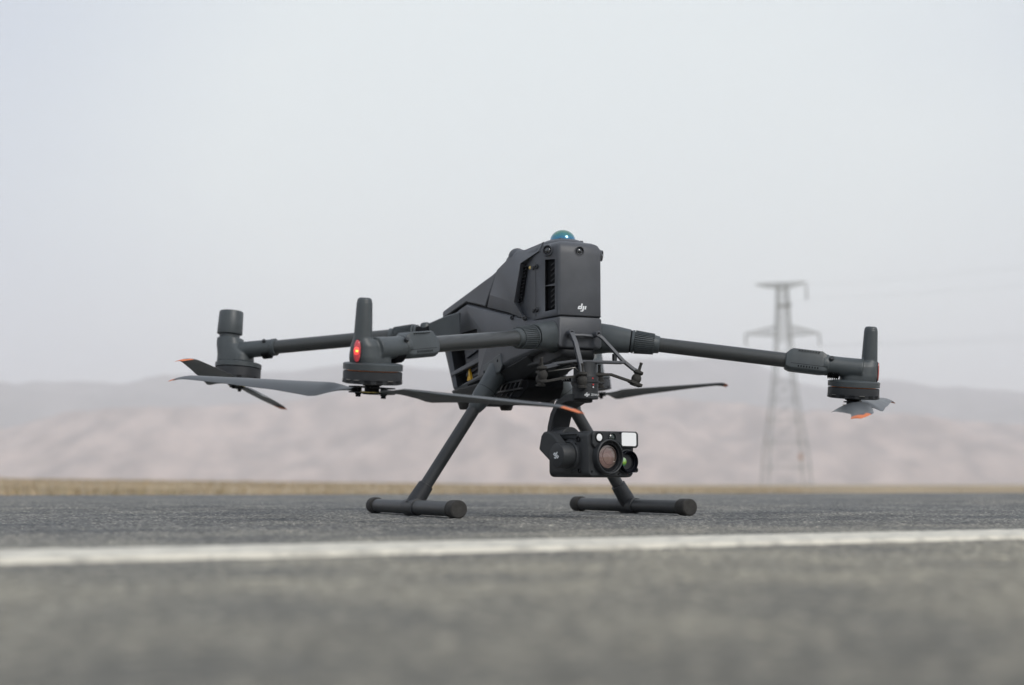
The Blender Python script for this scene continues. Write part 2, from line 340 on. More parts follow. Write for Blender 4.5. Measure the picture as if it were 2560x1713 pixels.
# dry grass on the slope
def grass():
    n = 15000; v = []; f = []; mi = []
    ky = rng.uniform(0, 1, n) ** .9 * 95 + V_EDGE + .25
    kx = rng.uniform(-1, 1, n) * (ky * .46 + 1.5) + ky * .02
    pat = np.sin(kx * .31 + ky * .23) + np.sin(kx * .83 - ky * .37 + 2) * .6 + rng.normal(0, .6, n)
    for i in range(n):
        y, x = ky[i], kx[i]; c = ru * x + rv * y; z = float(field_z(y, x)); left = max(0, min(1, .55 - x / (y * .8)))
        near = y < V_EDGE + 3
        H = rng.uniform(.03, .07) if near else rng.uniform(.07, .17) * (.6 + .5 * left) * (1 + .30 * math.tanh(pat[i]))
        nb = 5; rad = .5 * H
        for j in range(nb):
            a = rng.uniform(0, 6.28); r0 = rng.uniform(0, .4) * rad; r1_ = rng.uniform(.5, 1.6) * rad; w_ = H * .09 + .004
            b0 = (c[0] + r0 * math.cos(a), c[1] + r0 * math.sin(a)); tp = (c[0] + r1_ * math.cos(a), c[1] + r1_ * math.sin(a), z + H * rng.uniform(.6, 1))
            k = len(v); px, py = -math.sin(a) * w_, math.cos(a) * w_
            v += [(b0[0] - px, b0[1] - py, z - .02), (b0[0] + px, b0[1] + py, z - .02), tp]; f.append((k, k + 1, k + 2))
            mi.append(1 if pat[i] > .7 else (2 if pat[i] < -.9 else 0))
    me = bpy.data.meshes.new('grass'); me.from_pydata(v, [], f); me.polygons.foreach_set('material_index', mi); return me
G1 = mat('straw', (.46, .36, .23), .9, var=.2, vscale=3); G2 = mat('olive_straw', (.32, .265, .165), .9, var=.2, vscale=3); G3 = mat('pale_straw', (.50, .40, .27), .9, var=.15, vscale=3)
link('dry_grass', grass(), mats=[G1, G2, G3], kind='stuff', label='band of dry straw-coloured grass along the far edge of the road', category='grass')

# ------------------------------------------------------------------ hills
def fbm(x, y, oct_, seed):
    r_ = np.random.default_rng(seed); o = np.zeros_like(x)
    for k in range(oct_):
        f_ = 2.0 ** k; a = r_.uniform(0, 6.28, 6); d = r_.uniform(0, 6.28, 6)
        s = sum(np.sin((x * math.cos(d[i]) + y * math.sin(d[i])) * f_ * (1 + .17 * i) + a[i]) for i in range(6)) / 3.2
        o += (1 - np.abs(s)) * .5 ** k
    return o
def hills(name, y0, depth, px, py, amp, sc, seed, col1, col2, lo):
    px = np.array(px, float); ys = np.array(py, float)
    xs = np.linspace(-.62, .62, 300) * y0 * 1.1; vv = np.linspace(0, 1, 60)
    hz = (1202 - ys) / 3389.4 * y0; ax = (px - 1280) / 3389.4 * y0
    def fn(U, Vv):
        base = np.interp(U, ax, hz); prof = np.where(Vv < .55, np.sin(np.clip(Vv / .55, 0, 1) * math.pi / 2) ** 1.15, 1 - .35 * (Vv - .55) / .45)
        nz = fbm(U / sc, Vv * depth / sc, 5, seed)
        h = base * prof * (1 - amp * .6 + amp * (nz - .55)) 
        Y = y0 - depth * .55 + Vv * depth; ang = (h / Y).max(0, keepdims=True); h = h * (base[:1] / y0) / ang * (1 + .07 * (fbm(U[:1] / sc * 1.6, 0 * U[:1], 4, seed + 5) - 1.0))
        return np.stack([U, Y, h - 3 - 12 * (1 - np.clip(Vv * 12, 0, 1))], -1)
    me = grid_mesh(name, xs, vv, fn)
    m = bpy.data.materials.new(name + '_rock'); m.use_nodes = True; t = m.node_tree; b = t.nodes['Principled BSDF']; b.inputs['Roughness'].default_value = .95
    g = t.nodes.new('ShaderNodeNewGeometry'); n = t.nodes.new('ShaderNodeTexNoise'); n.inputs['Scale'].default_value = 2.6 / sc; n.inputs['Detail'].default_value = 6; n.inputs['Roughness'].default_value = .6
    mpn = t.nodes.new('ShaderNodeMapping'); mpn.inputs['Scale'].default_value = (1.6, 1, .7)
    r_ = t.nodes.new('ShaderNodeValToRGB'); e = r_.color_ramp.elements; e[0].position = .36; e[0].color = (*col1, 1); e[1].position = .64; e[1].color = (*col2, 1)
    t.links.new(g.outputs['Position'], mpn.inputs[0]); t.links.new(mpn.outputs[0], n.inputs['Vector']); t.links.new(n.outputs['Fac'], r_.inputs[0]); t.links.new(r_.outputs[0], b.inputs['Base Color'])
    link(name, me, mats=m, kind='structure')
hills('far_mountain_range', 3600, 1500,
      [-400, 0, 110, 220, 360, 430, 520, 640, 740, 830, 900, 1000, 1150, 1300, 1450, 1560, 1660, 1790, 1850, 1910, 2000, 2080, 2180, 2240, 2350, 2450, 2560, 3000],
      [985, 968, 943, 935, 948, 930, 922, 930, 926, 911, 905, 915, 925, 912, 905, 903, 897, 890, 896, 926, 950, 962, 945, 942, 968, 975, 976, 990],
      .35, 420, 3, (.085, .085, .100), (.19, .178, .188), 0)
hills('foothills', 2300, 900,
      [-400, 0, 150, 330, 520, 700, 900, 1100, 1300, 1500, 1700, 1900, 2100, 2300, 2560, 3000],
      [1070, 1062, 1040, 1012, 1000, 985, 968, 975, 968, 980, 975, 1000, 1020, 1040, 1052, 1070],
      .52, 230, 11, (.20, .145, .138), (.47, .355, .315), 0)

# ------------------------------------------------------------------ haze
hz = MB().box((0, 3100, 190), (11000, 8200, 386)).mesh('haze')
hm = bpy.data.materials.new('haze_air'); hm.use_nodes = True; t = hm.node_tree; t.nodes.clear()
o_ = t.nodes.new('ShaderNodeOutputMaterial'); pv = t.nodes.new('ShaderNodeVolumePrincipled'); pv.inputs['Color'].default_value = (.97, .975, 1, 1); pv.inputs['Density'].default_value = .00043; pv.inputs['Anisotropy'].default_value = 0
t.links.new(pv.outputs[0], o_.inputs['Volume'])
link('haze', hz, mats=hm, kind='stuff')

# ------------------------------------------------------------------ transmission tower
MST = mat('galvanised_steel', (.33, .35, .345), .6, metal=.1, var=.1, vscale=.5)
def thing(name, loc, rz, **p):
    o = bpy.data.objects.new(name, None); COL.objects.link(o); o.location = loc; o.rotation_euler = (0, 0, rz); o.empty_display_size = .2
    for k, v in p.items(): o[k] = v
    return o
TD = 330; tx = (1962 - 1280) / 3389.4 * TD
tower = thing('transmission_tower', (tx, TD, -3), 0, label='steel lattice power pylon standing in the haze behind the right arm', category='pylon')
def zpx(y): return (1202 - y) / 3389.4 * TD + 3
def hw_at(z):
    ks = [(0, 5.4), (zpx(1122), 4.55), (zpx(956), 2.45), (zpx(860), 1.80), (zpx(810), 1.55), (zpx(700), 1.10)]
    zs = [k[0] for k in ks]; return float(np.interp(z, zs, [k[1] for k in ks]))
def member(mb, a, b, r): mb.tube(a, b, r, seg=5)
zt = zpx(705)
for sx in (-1, 1):
    for sy in (-1, 1):
        mb = MB(); zs = [-1.5, zpx(1122), zpx(956), zpx(860), zpx(810), zt]
        for a, b in zip(zs, zs[1:]): member(mb, (sx * hw_at(max(a, 0)), sy * hw_at(max(a, 0)), a), (sx * hw_at(b), sy * hw_at(b), b), .16)
        link('leg', mb.mesh(), tower, MST)
lev = [0, 6.5, 12.5, 18, 23, 27.5, zpx(850)] + list(np.linspace(zpx(850), zt, 10))[1:]
for sx, sy, fx in ((-1, -1, 1), (-1, 1, 1), (-1, -1, 0), (1, -1, 0)):
    mb = MB()
    for a, b in zip(lev, lev[1:]):
        wa, wb = hw_at(a), hw_at(b)
        if fx: p = [(-wa, sy * wa, a), (wa, sy * wa, a), (-wb, sy * wb, b), (wb, sy * wb, b)]
        else: p = [(sx * wa, -wa, a), (sx * wa, wa, a), (sx * wb, -wb, b), (sx * wb, wb, b)]
        member(mb, p[0], p[3], .06); member(mb, p[1], p[2], .06); member(mb, p[2], p[3], .07)
    link('lattice_panel', mb.mesh(), tower, MST)
def arm_(z, xl, rise, th, yw=1.6):
    mb = MB(); s = 1 if xl > 0 else -1; w0 = hw_at(z); tip = (xl, 0, z + rise)
    for yy in (-w0, w0):
        member(mb, (s * w0, yy, z), tip, .12); member(mb, (s * w0, yy, z + th), tip, .12)
    for k in range(1, 6):
        q = k / 6; a = (s * w0 * (1 - q) + xl * q, w0 * (1 - q), z + rise * q); b = (s * w0 * (1 - q) + xl * q, -w0 * (1 - q), z + rise * q); c = (a[0], w0 * (1 - q), z + th * (1 - q) + rise * q); d = (a[0], -c[1], c[2])
        for m_, n_ in ((a, b), (a, c), (b, d), (c, d), (a, d)): member(mb, m_, n_, .06)
    return link('cross_arm', mb.mesh(), tower, MST)
ppm = TD / 3389.4
arm_(zt - 1.0, -(1962 - 1893) * ppm, .9, 1.1); arm_(zt - 1.0, (2026 - 1962) * ppm, 1.5, 1.2)
arm_(zpx(835), -(1962 - 1866) * ppm, .3, 2.2); arm_(zpx(835), (2055 - 1962) * ppm, .5, 2.2)
arm_(zpx(762), (1985 - 1962) * ppm, .2, 1.0)
for x, z, ln in ((-(1962 - 1868) * ppm, zpx(832), 3.0), ((2053 - 1962) * ppm, zpx(832), 3.0), ((2023 - 1962) * ppm, zt - .3, 3.6)):
    mb = MB(); mb.lathe((x, 0, z - ln), (0, 0, 1), [(.16 if k % 2 else .30, ln * k / 12) for k in range(13)], 8); link('insulator_string', mb.mesh(), tower, MST)
mb = MB().box((2.9, -3.4, zpx(1140)), (1.0, .12, 1.6)); link('warning_sign', mb.mesh(), tower, mat('faded_orange_sign', (.42, .29, .23), .6))
mb = MB()
for yy in (-1.1, 1.1):
    member(mb, (-1.3, yy, zt + .1), (1.3, yy, zt + .1), .16); member(mb, (-1.1, yy, zt - 1.0), (1.1, yy, zt - 1.0), .12)
member(mb, (-1.1, -1.1, zt + .1), (1.1, 1.1, zt + .1), .1)
link('top_crossbar', mb.mesh(), tower, MST)
mb = MB()
mb.box((0, 0, zpx(760)), (2.7, 2.7, .28))
link('platform', mb.mesh(), tower, MST)
def wire(p0, p1, sag, n=24):
    mb = MB(); pts = [V(p0).lerp(V(p1), k / n) - V((0, 0, sag * 4 * (k / n) * (1 - k / n))) for k in range(n + 1)]; mb.pipe(pts, .020, 5); return mb.mesh()
for i, (sx, sz) in enumerate((((2053 - 1962) * ppm, zpx(832) - 3), (-(1962 - 1868) * ppm, zpx(832) - 3), ((2023 - 1962) * ppm, zt - 3.8), (-(1962 - 1893) * ppm, zt - 1))):
    lab = ('lowest near overhead wire running from the pylon lower arm to the right', 'overhead wire from the left tip of the pylon lower arm', 'overhead wire from the right tip of the pylon top arm', 'topmost overhead wire from the left tip of the pylon top arm')[i]
    link('power_line', wire((tx + sx, TD, sz - 3), (tx + sx + 150, TD - 170, sz + 1), 5), None, MST, label=lab, category='power line', group='overhead wires leaving the pylon')

# ================================================================== DRONE
yaw = .4171
DR = thing('quadcopter_drone', (.0041, 1.7966, 0), yaw - math.pi / 2, label='large dark grey quadcopter drone standing on its skids on the asphalt', category='drone')
def part(name, mb, mats, parent=DR, bv=None, mtx=None, ang=35, seg=2, **k):
    me = mb.mesh(name, ang) if isinstance(mb, MB) else mb
    o = link(name, me, parent, mats, mtx, **k)
    if bv: bevel(o, bv, seg)
    return o
def sub(name, mb, mats, parent, **k): return part(name, mb, mats, parent, **k)

# ---- lower fuselage (loft along X; each ring: bottom x,z,w and top x,z,w)
def ring8(xb, zb, wb, xt, zt_, wt, c=.006, xm=None, zm=None):
    xm = (xb + xt) / 2 if xm is None else xm; zm = (zb + zt_) / 2 if zm is None else zm; wm = (wb + wt) / 2
    return [(xb, -wb + c, zb - .0), (xb, wb - c, zb - .0), (xb, wb, zb + c * .8), (xm, wm, zm), (xt, wt, zt_ - c * .5), (xt, wt - c, zt_), (xt, -wt + c, zt_), (xt, -wt, zt_ - c * .5), (xm, -wm, zm), (xb, -wb, zb + c * .8)]
low = [(-.112, .166, .0445, -.150, .272, .0445, .006, -.1465, .233), (-.060, .169, .046, -.100, .2785, .046, .006, -.095, .233), (-.015, .173, .047, -.060, .2845, .0465), (.030, .1795, .047, .012, .2690, .047),
       (.090, .190, .047, .085, .2540, .047), (.145, .1985, .044, .150, .2385, .0425, .003), (.172, .2005, .0365, .176, .2388, .034, .003), (.193, .202, .0287, .193, .2393, .0287, .003)]
fus = part('fuselage', MB().loft([ring8(*r) for r in low]), [MP], bv=.0022, seg=3)
cut(fus, [MB().poly([(x, -.060, z) for x, z in ((-.117, .2215), (-.1225, .2450), (-.020, .2450), (-.014, .2190), (-.015, .1815), (-.094, .1712))], (0, .033, 0)),
          MB().poly([(x, .060, z) for x, z in ((-.117, .2215), (-.1225, .2450), (-.020, .2450), (-.014, .2190), (-.015, .1815), (-.094, .1712))], (0, -.033, 0))])

def paint(o, m, pred):
    o.data.materials.append(m); k = len(o.data.materials) - 1
    for p in o.data.polygons:
        if pred(p.center, p.normal): p.material_index = k
paint(fus, MK, lambda c, n: abs(c.y) < .0440 and -.122 < c.x < -.0135 and .171 < c.z < .2455)
shade(fus.data, 30)
# battery packs seen through the side openings
for s in (-1, 1):
    sub('bay_liner', MB().poly([(x, s * .0278, z) for x, z in ((-.1205, .2455), (-.0945, .1700), (-.0145, .1800), (-.0145, .2455))], (0, s * .0008, 0)), [MK], fus)
    bp_ = sub('battery_pack', MB().poly([(x, s * .031, z) for x, z in ((-.1015, .2445), (-.074, .1735), (-.0150, .1810), (-.0150, .2445))], (0, s * .0050, 0)), [MNAVY], fus, bv=.0015)
    for k in range(5):
        z0 = .186 + .0125 * k
        part('battery_rib', MB().poly([(x, s * .0358, z) for x, z in ((-.078 + .003 * (k % 2), z0 - .001), (-.076, z0 + .0040), (-.020, z0 + .0145), (-.022, z0 + .0095))], (0, s * .0035, 0)), [MNAVY], fus, bv=.0006)
    part('bay_crossbar', MB().poly([(x, s * .0395, z) for x, z in ((-.1165, .1875), (-.1165, .1935), (-.012, .2070), (-.012, .2000))], (0, s * .007, 0)), [MP], fus, bv=.0012)
tri = [(-.0665, .1785), (-.0535, .1795), (-.0600, .1945)]
part('warning_label', MB().poly([(x, -.0388, z) for x, z in tri], (0, -.0030, 0)), [MYEL], fus)
part('warning_label', MB().poly([(x, -.0388, z) for x, z in ((-.066, .1745), (-.054, .1757), (-.054, .1777), (-.066, .1765))], (0, -.0006, 0)), [MYEL], fus)
tm = text_mesh('!', .010); link('warning_symbol', tm, fus, [MK], frame_m((-.0612, -.0419, .1805), (1, 0, .08), (0, -1, 0)))
for j, tx_ in enumerate(('CAUTION Li-ion', 'DO NOT OPEN')):
    link('printed_text', text_mesh(tx_, .0042), fus, [MGREY], frame_m((-.050, -.0400, .183 - .006 * j), (1, 0, .10), (0, -1, 0)))

# ---- nose tower
def outline(k=1, dx=0, c=.0035):
    h = [(.193, .0287 - c), (.193 - c * .4, .0287), (.155, .0405), (.150, .0412), (.100, .0425), (.070, .036)]
    return [(x * 1 + dx, y * k) for x, y in h] + [(x + dx, -y * k) for x, y in h[::-1]]
rings = []
for z, k, dx in ((.2400, 1, 0), (.30, 1, 0), (.316, 1.0, 0), (.3242, .985, -.001), (.3288, .93, -.004), (.3318, .78, -.010), (.3335, .4, -.016)):
    rings.append([(x, y, z - (.0022 if z < .25 and x < .18 else 0)) for x, y in outline(k, dx)])
nose = part('nose_shell', MB().loft(rings, mi=0), [MP], bv=.0016, seg=3)
cs = []
def side_pt(x, s, off=0):      # point on the diagonal side face of the nose
    q = (.193 - x) / .038; return V((x, s * (.0287 + .0118 * q + off), 0))
for s in (-1, 1):
    a, b = side_pt(.1905, s, .01), side_pt(.1740, s, .01); n = V((-.012, -s * .024, 0))
    d_ = (b - a)
    for z0, z1 in ((.2480, .2765), (.2795, .3090)):
        cs.append(MB().poly([(a.x, a.y, z0), (a.x, a.y, z1), (b.x, b.y, z1 + .0012), (b.x, b.y, z0 - .0012)], n))
cut(nose, cs); paint(nose, MK, lambda c, n: 0.165 < c.x < .1897 and .247 < c.z < .3125 and (abs(c.y) < (.0287 + .0118 * (.193 - c.x) / .038) - .0010) and abs(c.y) > .018); shade(nose.data, 30)
for s in (-1, 1):
    m_ = (side_pt(.178, s) + V((0, -s * .0065, 0)))
    sub('vent_backing', MB().poly([side_pt(.1895, s, -.0050) + V((0, 0, .250)), side_pt(.1895, s, -.0050) + V((0, 0, .312)), side_pt(.1665, s, -.0050) + V((0, 0, .312)), side_pt(.1665, s, -.0050) + V((0, 0, .250))], (0, -s * .001, 0)), [MK], nose)
    for k in range(9):
        z0 = .2505 + k * .0064; p0 = side_pt(.1745, s, -.0040); p1 = side_pt(.1900, s, -.0040)
        sub('vent_fin', MB().poly([p0 + V((0, 0, z0)), p0 + V((0, 0, z0 + .0018)), p1 + V((0, 0, z0 + .0098)), p1 + V((0, 0, z0 + .008))], (0, -s * .0012, 0)), [MDK], nose)
    # inner side panel seam, screws, status lamp
    p = side_pt(.1535, s, .0002)
    sub('panel_seam', MB().box((p.x + .0002, p.y - s * .0006, .276), (.0003, .0010, .066)), [MD], nose)
    for z in (.3035, .2505):
        c0 = side_pt(.1555, s, 0); sub('screw_boss', MB().lathe((c0.x, c0.y - s * .001, z), (.15, s, -.1), [(.0030, 0), (.0030, .0022), (.0020, .0030), (.0012, .0030), (.0012, .0018)], 16), [MD], nose)
        c1 = side_pt(.1485, s, 0); sub('screw_boss', MB().lathe((c1.x, s * .0405, z - .0008), (.05, s, -.1), [(.0026, 0), (.0026, .0018), (.0016, .0024)], 14), [MD], nose)
    sub('status_lamp', MB().lathe((.1385, s * .0408, .3045), (0, s, 0), [(.0024, 0), (.0024, .0010), (.0014, .0020), (.0002, .0024)], 16), [mat('amber_lamp_lens', (.75, .55, .18), .2, coat=1)], nose)

# lens housings on the nose
def lens(o, ax, parent, r=.0052, house=.0075):
    h = sub('lens_housing', MB().lathe(V(o) - V(ax).normalized() * .008, ax, [(house + .0035, 0), (house, .0062), (r + .0016, .0088), (r + .0008, .0090), (r + .0004, .0082), (.0005, .0080)], 32), [MP], parent, ang=50)
    g = MB().lathe(V(o), ax, [(r, .0000), (r, .0010), (r * .86, .0008), (r * .80, -.0002)], 28, mi=0)
    part('front_camera_ring', g, [MK], parent)
    part('front_camera_lens', MB().lathe(V(o), ax, [(r * .80, -.0004), (r * .66, .0006), (r * .36, .0013), (.0001, .0016)], 24), [MLENS], parent, ang=60)
lens((.1775, -.0362, .3205), (.62, -.75, .05), nose, .0050, .0060); lens((.1925, -.0006, .3195), (1, .02, -.05), nose, .0048, .0058); lens((.183, .0345, .3175), (.62, .78, -.15), nose, .0052, .0070)
# flat top deck and dome
deck = part('top_deck', MB().lathe((.145, 0, .3285), (0, 0, 1), [(.036, 0), (.033, .0055), (.024, .0098), (.0205, .0108), (.0205, .0098)], 40, sq=.9), [MP], ang=50)
sub('deck_clip', MB().box((.1600, -.0100, .3383), (.004, .0038, .0034)), [MP], deck, bv=.0004); sub('deck_clip', MB().box((.167, .0145, .3350), (.005, .004, .0044)), [MP], deck, bv=.0004)
dome = part('signal_dome', MB().lathe((0, 0, 0), (0, 0, 1), [(.0160, -.0008), (.0160, .0006)] + [(.0158 * math.cos(R(a)), .0006 + .0136 * math.sin(R(a))) for a in range(6, 90, 6)] + [(.0001, .0142)], 40), [MDOME], mtx=M.Translation((.1455, 0, .3393)), ang=70)

# ---- side fairings with recessed louvres
FP = dict(A=(.0145, .2700, .0465), B=(.0540, .3135, .0495), C=(.0800, .3235, .0460), D=(.1000, .3295, .0400), E=(.162, .3335, .0335), F=(.1600, .3215, .0405), G=(.1285, .3110, .0500),
          H=(.1120, .2640, .0515), I=(.1300, .2415, .0455), J=(.0860, .2545, .0475), K=(.0360, .2830, .0520))
for s in (-1, 1):
    vs_ = {k: (x, s * y, z) for k, (x, z, y) in FP.items()}; inn = {k: (x - (.005 if k in 'GHI' else 0), s * .034, z) for k, (x, z, y) in FP.items()}
    ks = list(FP); mb = MB(); vl = [vs_[k] for k in ks] + [inn[k] for k in ks]; ix = {k: i for i, k in enumerate(ks)}
    fc = ['BCGH', 'CDG', 'DFG', 'DEF', 'BHK', 'ABK', 'AKHJ', 'JHI']
    edge = 'ABCDEFGHIJ'
    f = [tuple(ix[c] for c in q) for q in fc] + [(ix[a], ix[b], ix[b] + 11, ix[a] + 11) for a, b in zip(edge, edge[1:] + edge[0])] + [tuple(ix[c] + 11 for c in edge)]
    mb.add(vl, f); fa = part('side_fairing', mb, [MP], bv=.0022, seg=3)
    slot = sub('louvre_recess', MB().poly([(.1255, s * .0440, .3070), (.1345, s * .0437, .3065), (.1195, s * .0442, .2645), (.1080, s * .0444, .2645)], (0, -s * .0012, 0)), [MK], fa)
    for k in range(9):
        q = (k + .5) / 9.; x0 = .1125 + .0150 * q; z0 = .267 + .038 * q
        sub('louvre_slat', MB().box((x0 + .0030, s * .0442, z0), (.0085, .0022, .0006)), [MD], fa)
# sensor bumps on the shoulders
for s in (-1, 1):
    bump = MB().ball((.070, s * .028, .3290), .0118, sz=1).ball((.082, s * .029, .3245), .0105).tube((.070, s * .028, .3280), (.115, s * .020, .3225), .0112, .008).tube((.060, s * .030, .325), (.090, s * .040, .312), .009, .007)
    me = blend(bump, .0011, 6); part('shoulder_bump', me, [MP])
spine = part('spine_cover', MB().loft([[(x, -w_, z - .03), (x, w_, z - .03), (x, w_, z - .004), (x, w_ - .008, z), (x, -w_ + .008, z), (x, -w_, z - .004)] for x, z, w_ in ((.058, .3175, .040), (.085, .3215, .041), (.110, .3285, .038), (.15, .3345, .030))]), [MP], bv=.002)

# ---- battery hatch
hr = []
for xb, zb, xs_, zs_, xt_, zt_, w2 in ((-.1500, .2735, -.1515, .2825, -.1440, .2895, .036), (-.1100, .2788, -.1080, .2892, -.1060, .2950, .037), (-.0620, .2856, -.0580, .2968, -.0560, .3020, .037),
                                   (-.030, .2793, -.010, .3045, -.008, .3092, .037), (-.008, .2747, .022, .3088, .032, .3152, .039), (.0055, .2716, .0440, .3118, .0720, .3232, .042)):
    hr.append([(xb, -.0462, zb), (xs_, -.0458, zs_), (xt_, -w2, zt_), (xt_, w2, zt_), (xs_, .0458, zs_), (xb, .0462, zb)])
hatch = part('battery_hatch', MB().loft(hr), [MP], bv=.0020, seg=3)
part('hatch_rib', MB().loft([[(x, -.0385, z), (x, -.0345, z + .0022), (x, .0345, z + .0022), (x, .0385, z)] for x, z in ((-.138, .2890), (-.056, .3012), (-.008, .3084), (.050, .3180))]), [MP], hatch, bv=.001)
core = part('inner_frame', MB().loft([[(x, -.043, z0), (x, .043, z0), (x, .043, z1), (x, -.043, z1)] for x, z0, z1 in ((-.140, .240, .2735), (-.055, .24, .285), (.012, .24, .292), (.060, .24, .314), (.095, .24, .316))]), [MK])
for x, z in ((.0955, .2470), (.1330, .2420), (-.128, .250)): sub('body_screw', MB().lathe((x, -.0455, z), (.3, -1, .1), [(.0032, 0), (.0030, .0022), (.0018, .0030), (.0010, .0016)], 16), [MD], fus)

# ---- nose chin and belly
part('chin_block', MB().loft([[(x, -w_, z0), (x, w_, z0), (x, w_, z1), (x, -w_, z1)] for x, w_, z0, z1 in ((.110, .034, .184, .2035), (.165, .030, .184, .2040), (.184, .0235, .1905, .2020), (.1885, .020, .196, .2015))]), [MD], bv=.003, seg=3)
fr = part('sensor_frame', MB().strip([(.1945, -.0180, .2155), (.1945, .0180, .2165)], .0018, .0046), [MP], bv=.0006)
chin = part('belly_shell', MB().loft([ring8(*r, c=.004) for r in ((-.120, .152, .036, -.124, .170, .043), (-.08, .1495, .037, -.09, .172, .044), (-.020, .1500, .035, -.030, .1735, .044), (.025, .1600, .028, .010, .1785, .044), (.080, .1700, .026, .070, .1880, .044), (.125, .1840, .030, .13, .1985, .042))]), [MD], bv=.002)
tray = part('battery_tray', MB().loft([[(x, -w_, z0), (x, w_, z0), (x, w_, .170), (x, -w_, .170)] for x, w_, z0 in ((-.118, .030, .147), (.045, .031, .1465), (.078, .029, .1485), (.096, .025, .160))]), [MK], bv=.002)
sub('tray_rail', MB().poly([(x, -.0300, z) for x, z in ((-.02, .1685), (.094, .1700), (.094, .1680), (-.02, .1665))], (0, -.0030, 0)).poly([(x, -.0300, z) for x, z in ((-.02, .1590), (.092, .1600), (.092, .1580), (-.02, .1570))], (0, -.0030, 0)), [MLEG], tray)
for k in range(8): sub('tray_rib', MB().poly([(-.020 + k * .014, -.0300, .1585), (-.0165 + k * .014, -.0300, .1585), (-.0065 + k * .014, -.0300, .1680), (-.0100 + k * .014, -.0300, .1680)], (0, -.0024, 0)), [MLEG], tray)
for k in range(3): sub('tray_rib', MB().poly([(.020 + k * .016, -.0305, .1495), (.0220 + k * .016, -.0305, .1495), (.0320 + k * .016, -.0305, .1555), (.0300 + k * .016, -.0305, .1555)], (0, -.0014, 0)), [MLEG], tray)
for x, y in ((-.100, -.031), (.036, -.031), (-.1, .031), (.036, .031)):
    part('rubber_foot', MB().lathe((x, y, .1415), (0, 0, 1), [(.0085, 0), (.0100, .0018), (.0118, .0065), (.0135, .0100)], 20, sq=.8), [MRUB], bv=None, ang=50)

# ---- landing gear
for s in (-1, 1):
    top = V((.0345, s * .040, .1830)); rng_ = V((.0340, s * .0555, .1600)); bot = V((.0310, s * .1536, .0125)); ax = (bot - rng_).normalized(); Lg = (bot - rng_).length
    lg = part('landing_leg', MB().tube(rng_ + ax * .012, bot, .0079, seg=32), [MLEG], ang=50)
    sk = blend(MB().lathe(top + ax * -.003, ax, [(.0165, 0), (.0138, .014), (.0128, (rng_ - top).length + .002)], 40), .0011, 1)
    sub('leg_socket', MB().lathe(top, ax, [(.0150, -.004), (.0138, .008), (.0130, (rng_ - top).length)], 40), [MP2], lg, ang=50)
    sub('leg_plate', MB().poly([(x, s * .0455, z) for x, z in ((.004, .1935), (.062, .2050), (.068, .1880), (.060, .181), (.006, .1765))], (0, s * .0032, 0)), [MP2], lg, bv=.0022)
    for x, z in ((.0100, .1850), (.0540, .1960)): sub('screw', MB().lathe((x, s * .0486, z), (0, s, 0), [(.0019, 0), (.0019, .0004), (.0008, .0004), (.0008, -.0002)], 12), [MK], lg)
    sub('lock_ring_gap', MB().lathe(rng_, ax, [(.0128, -.0006), (.0128, .0006)], 40), [MK], lg)
    sub('lock_sleeve', MB().lathe(rng_, ax, [(.0131, .0006), (.0130, .010), (.0112, .022), (.0088, .030), (.0080, .031)], 40), [MP2], lg, ang=50)
    sub('release_mark', MB().lathe(rng_ + V((-.0118, s * .002, .006)), ax, [(.0012, -.003), (.0012, .003)], 8), [MOR], lg)
    sub('foot_socket', MB().lathe(bot, -ax, [(.0108, -.001), (.0108, .010), (.0100, .026), (.0098, .0305), (.0082, .0310)], 36), [MD], lg, ang=40)
    x0, x1 = (-.1290, .1870)
    sd2 = part('skid', MB().lathe((x0 + .012, s * .1537, .0106), (1, 0, 0), [(.0088, 0), (.0088, x1 - x0 - .024)], 32), [MLEG], ang=50)
    for e0, d in ((x0, 1), (x1, -1)):
        sub('end_cap', MB().lathe((e0, s * .1537, .0106), (d, 0, 0), [(.0088, 0), (.0104, .0010), (.0106, .0030), (.0106, .0160), (.0100, .0165), (.0100, .0180), (.0105, .0182), (.0105, .0200), (.0097, .0208), (.0097, .0222), (.0088, .0226)], 36), [MRUB], sd2, ang=25)
    sub('tee_collar', MB().lathe((.031 - .020, s * .1537, .0106), (1, 0, 0), [(.0090, 0), (.0103, .0006), (.0104, .018), (.0104, .034), (.0102, .0395), (.0090, .040)], 32), [MD], sd2, ang=40)

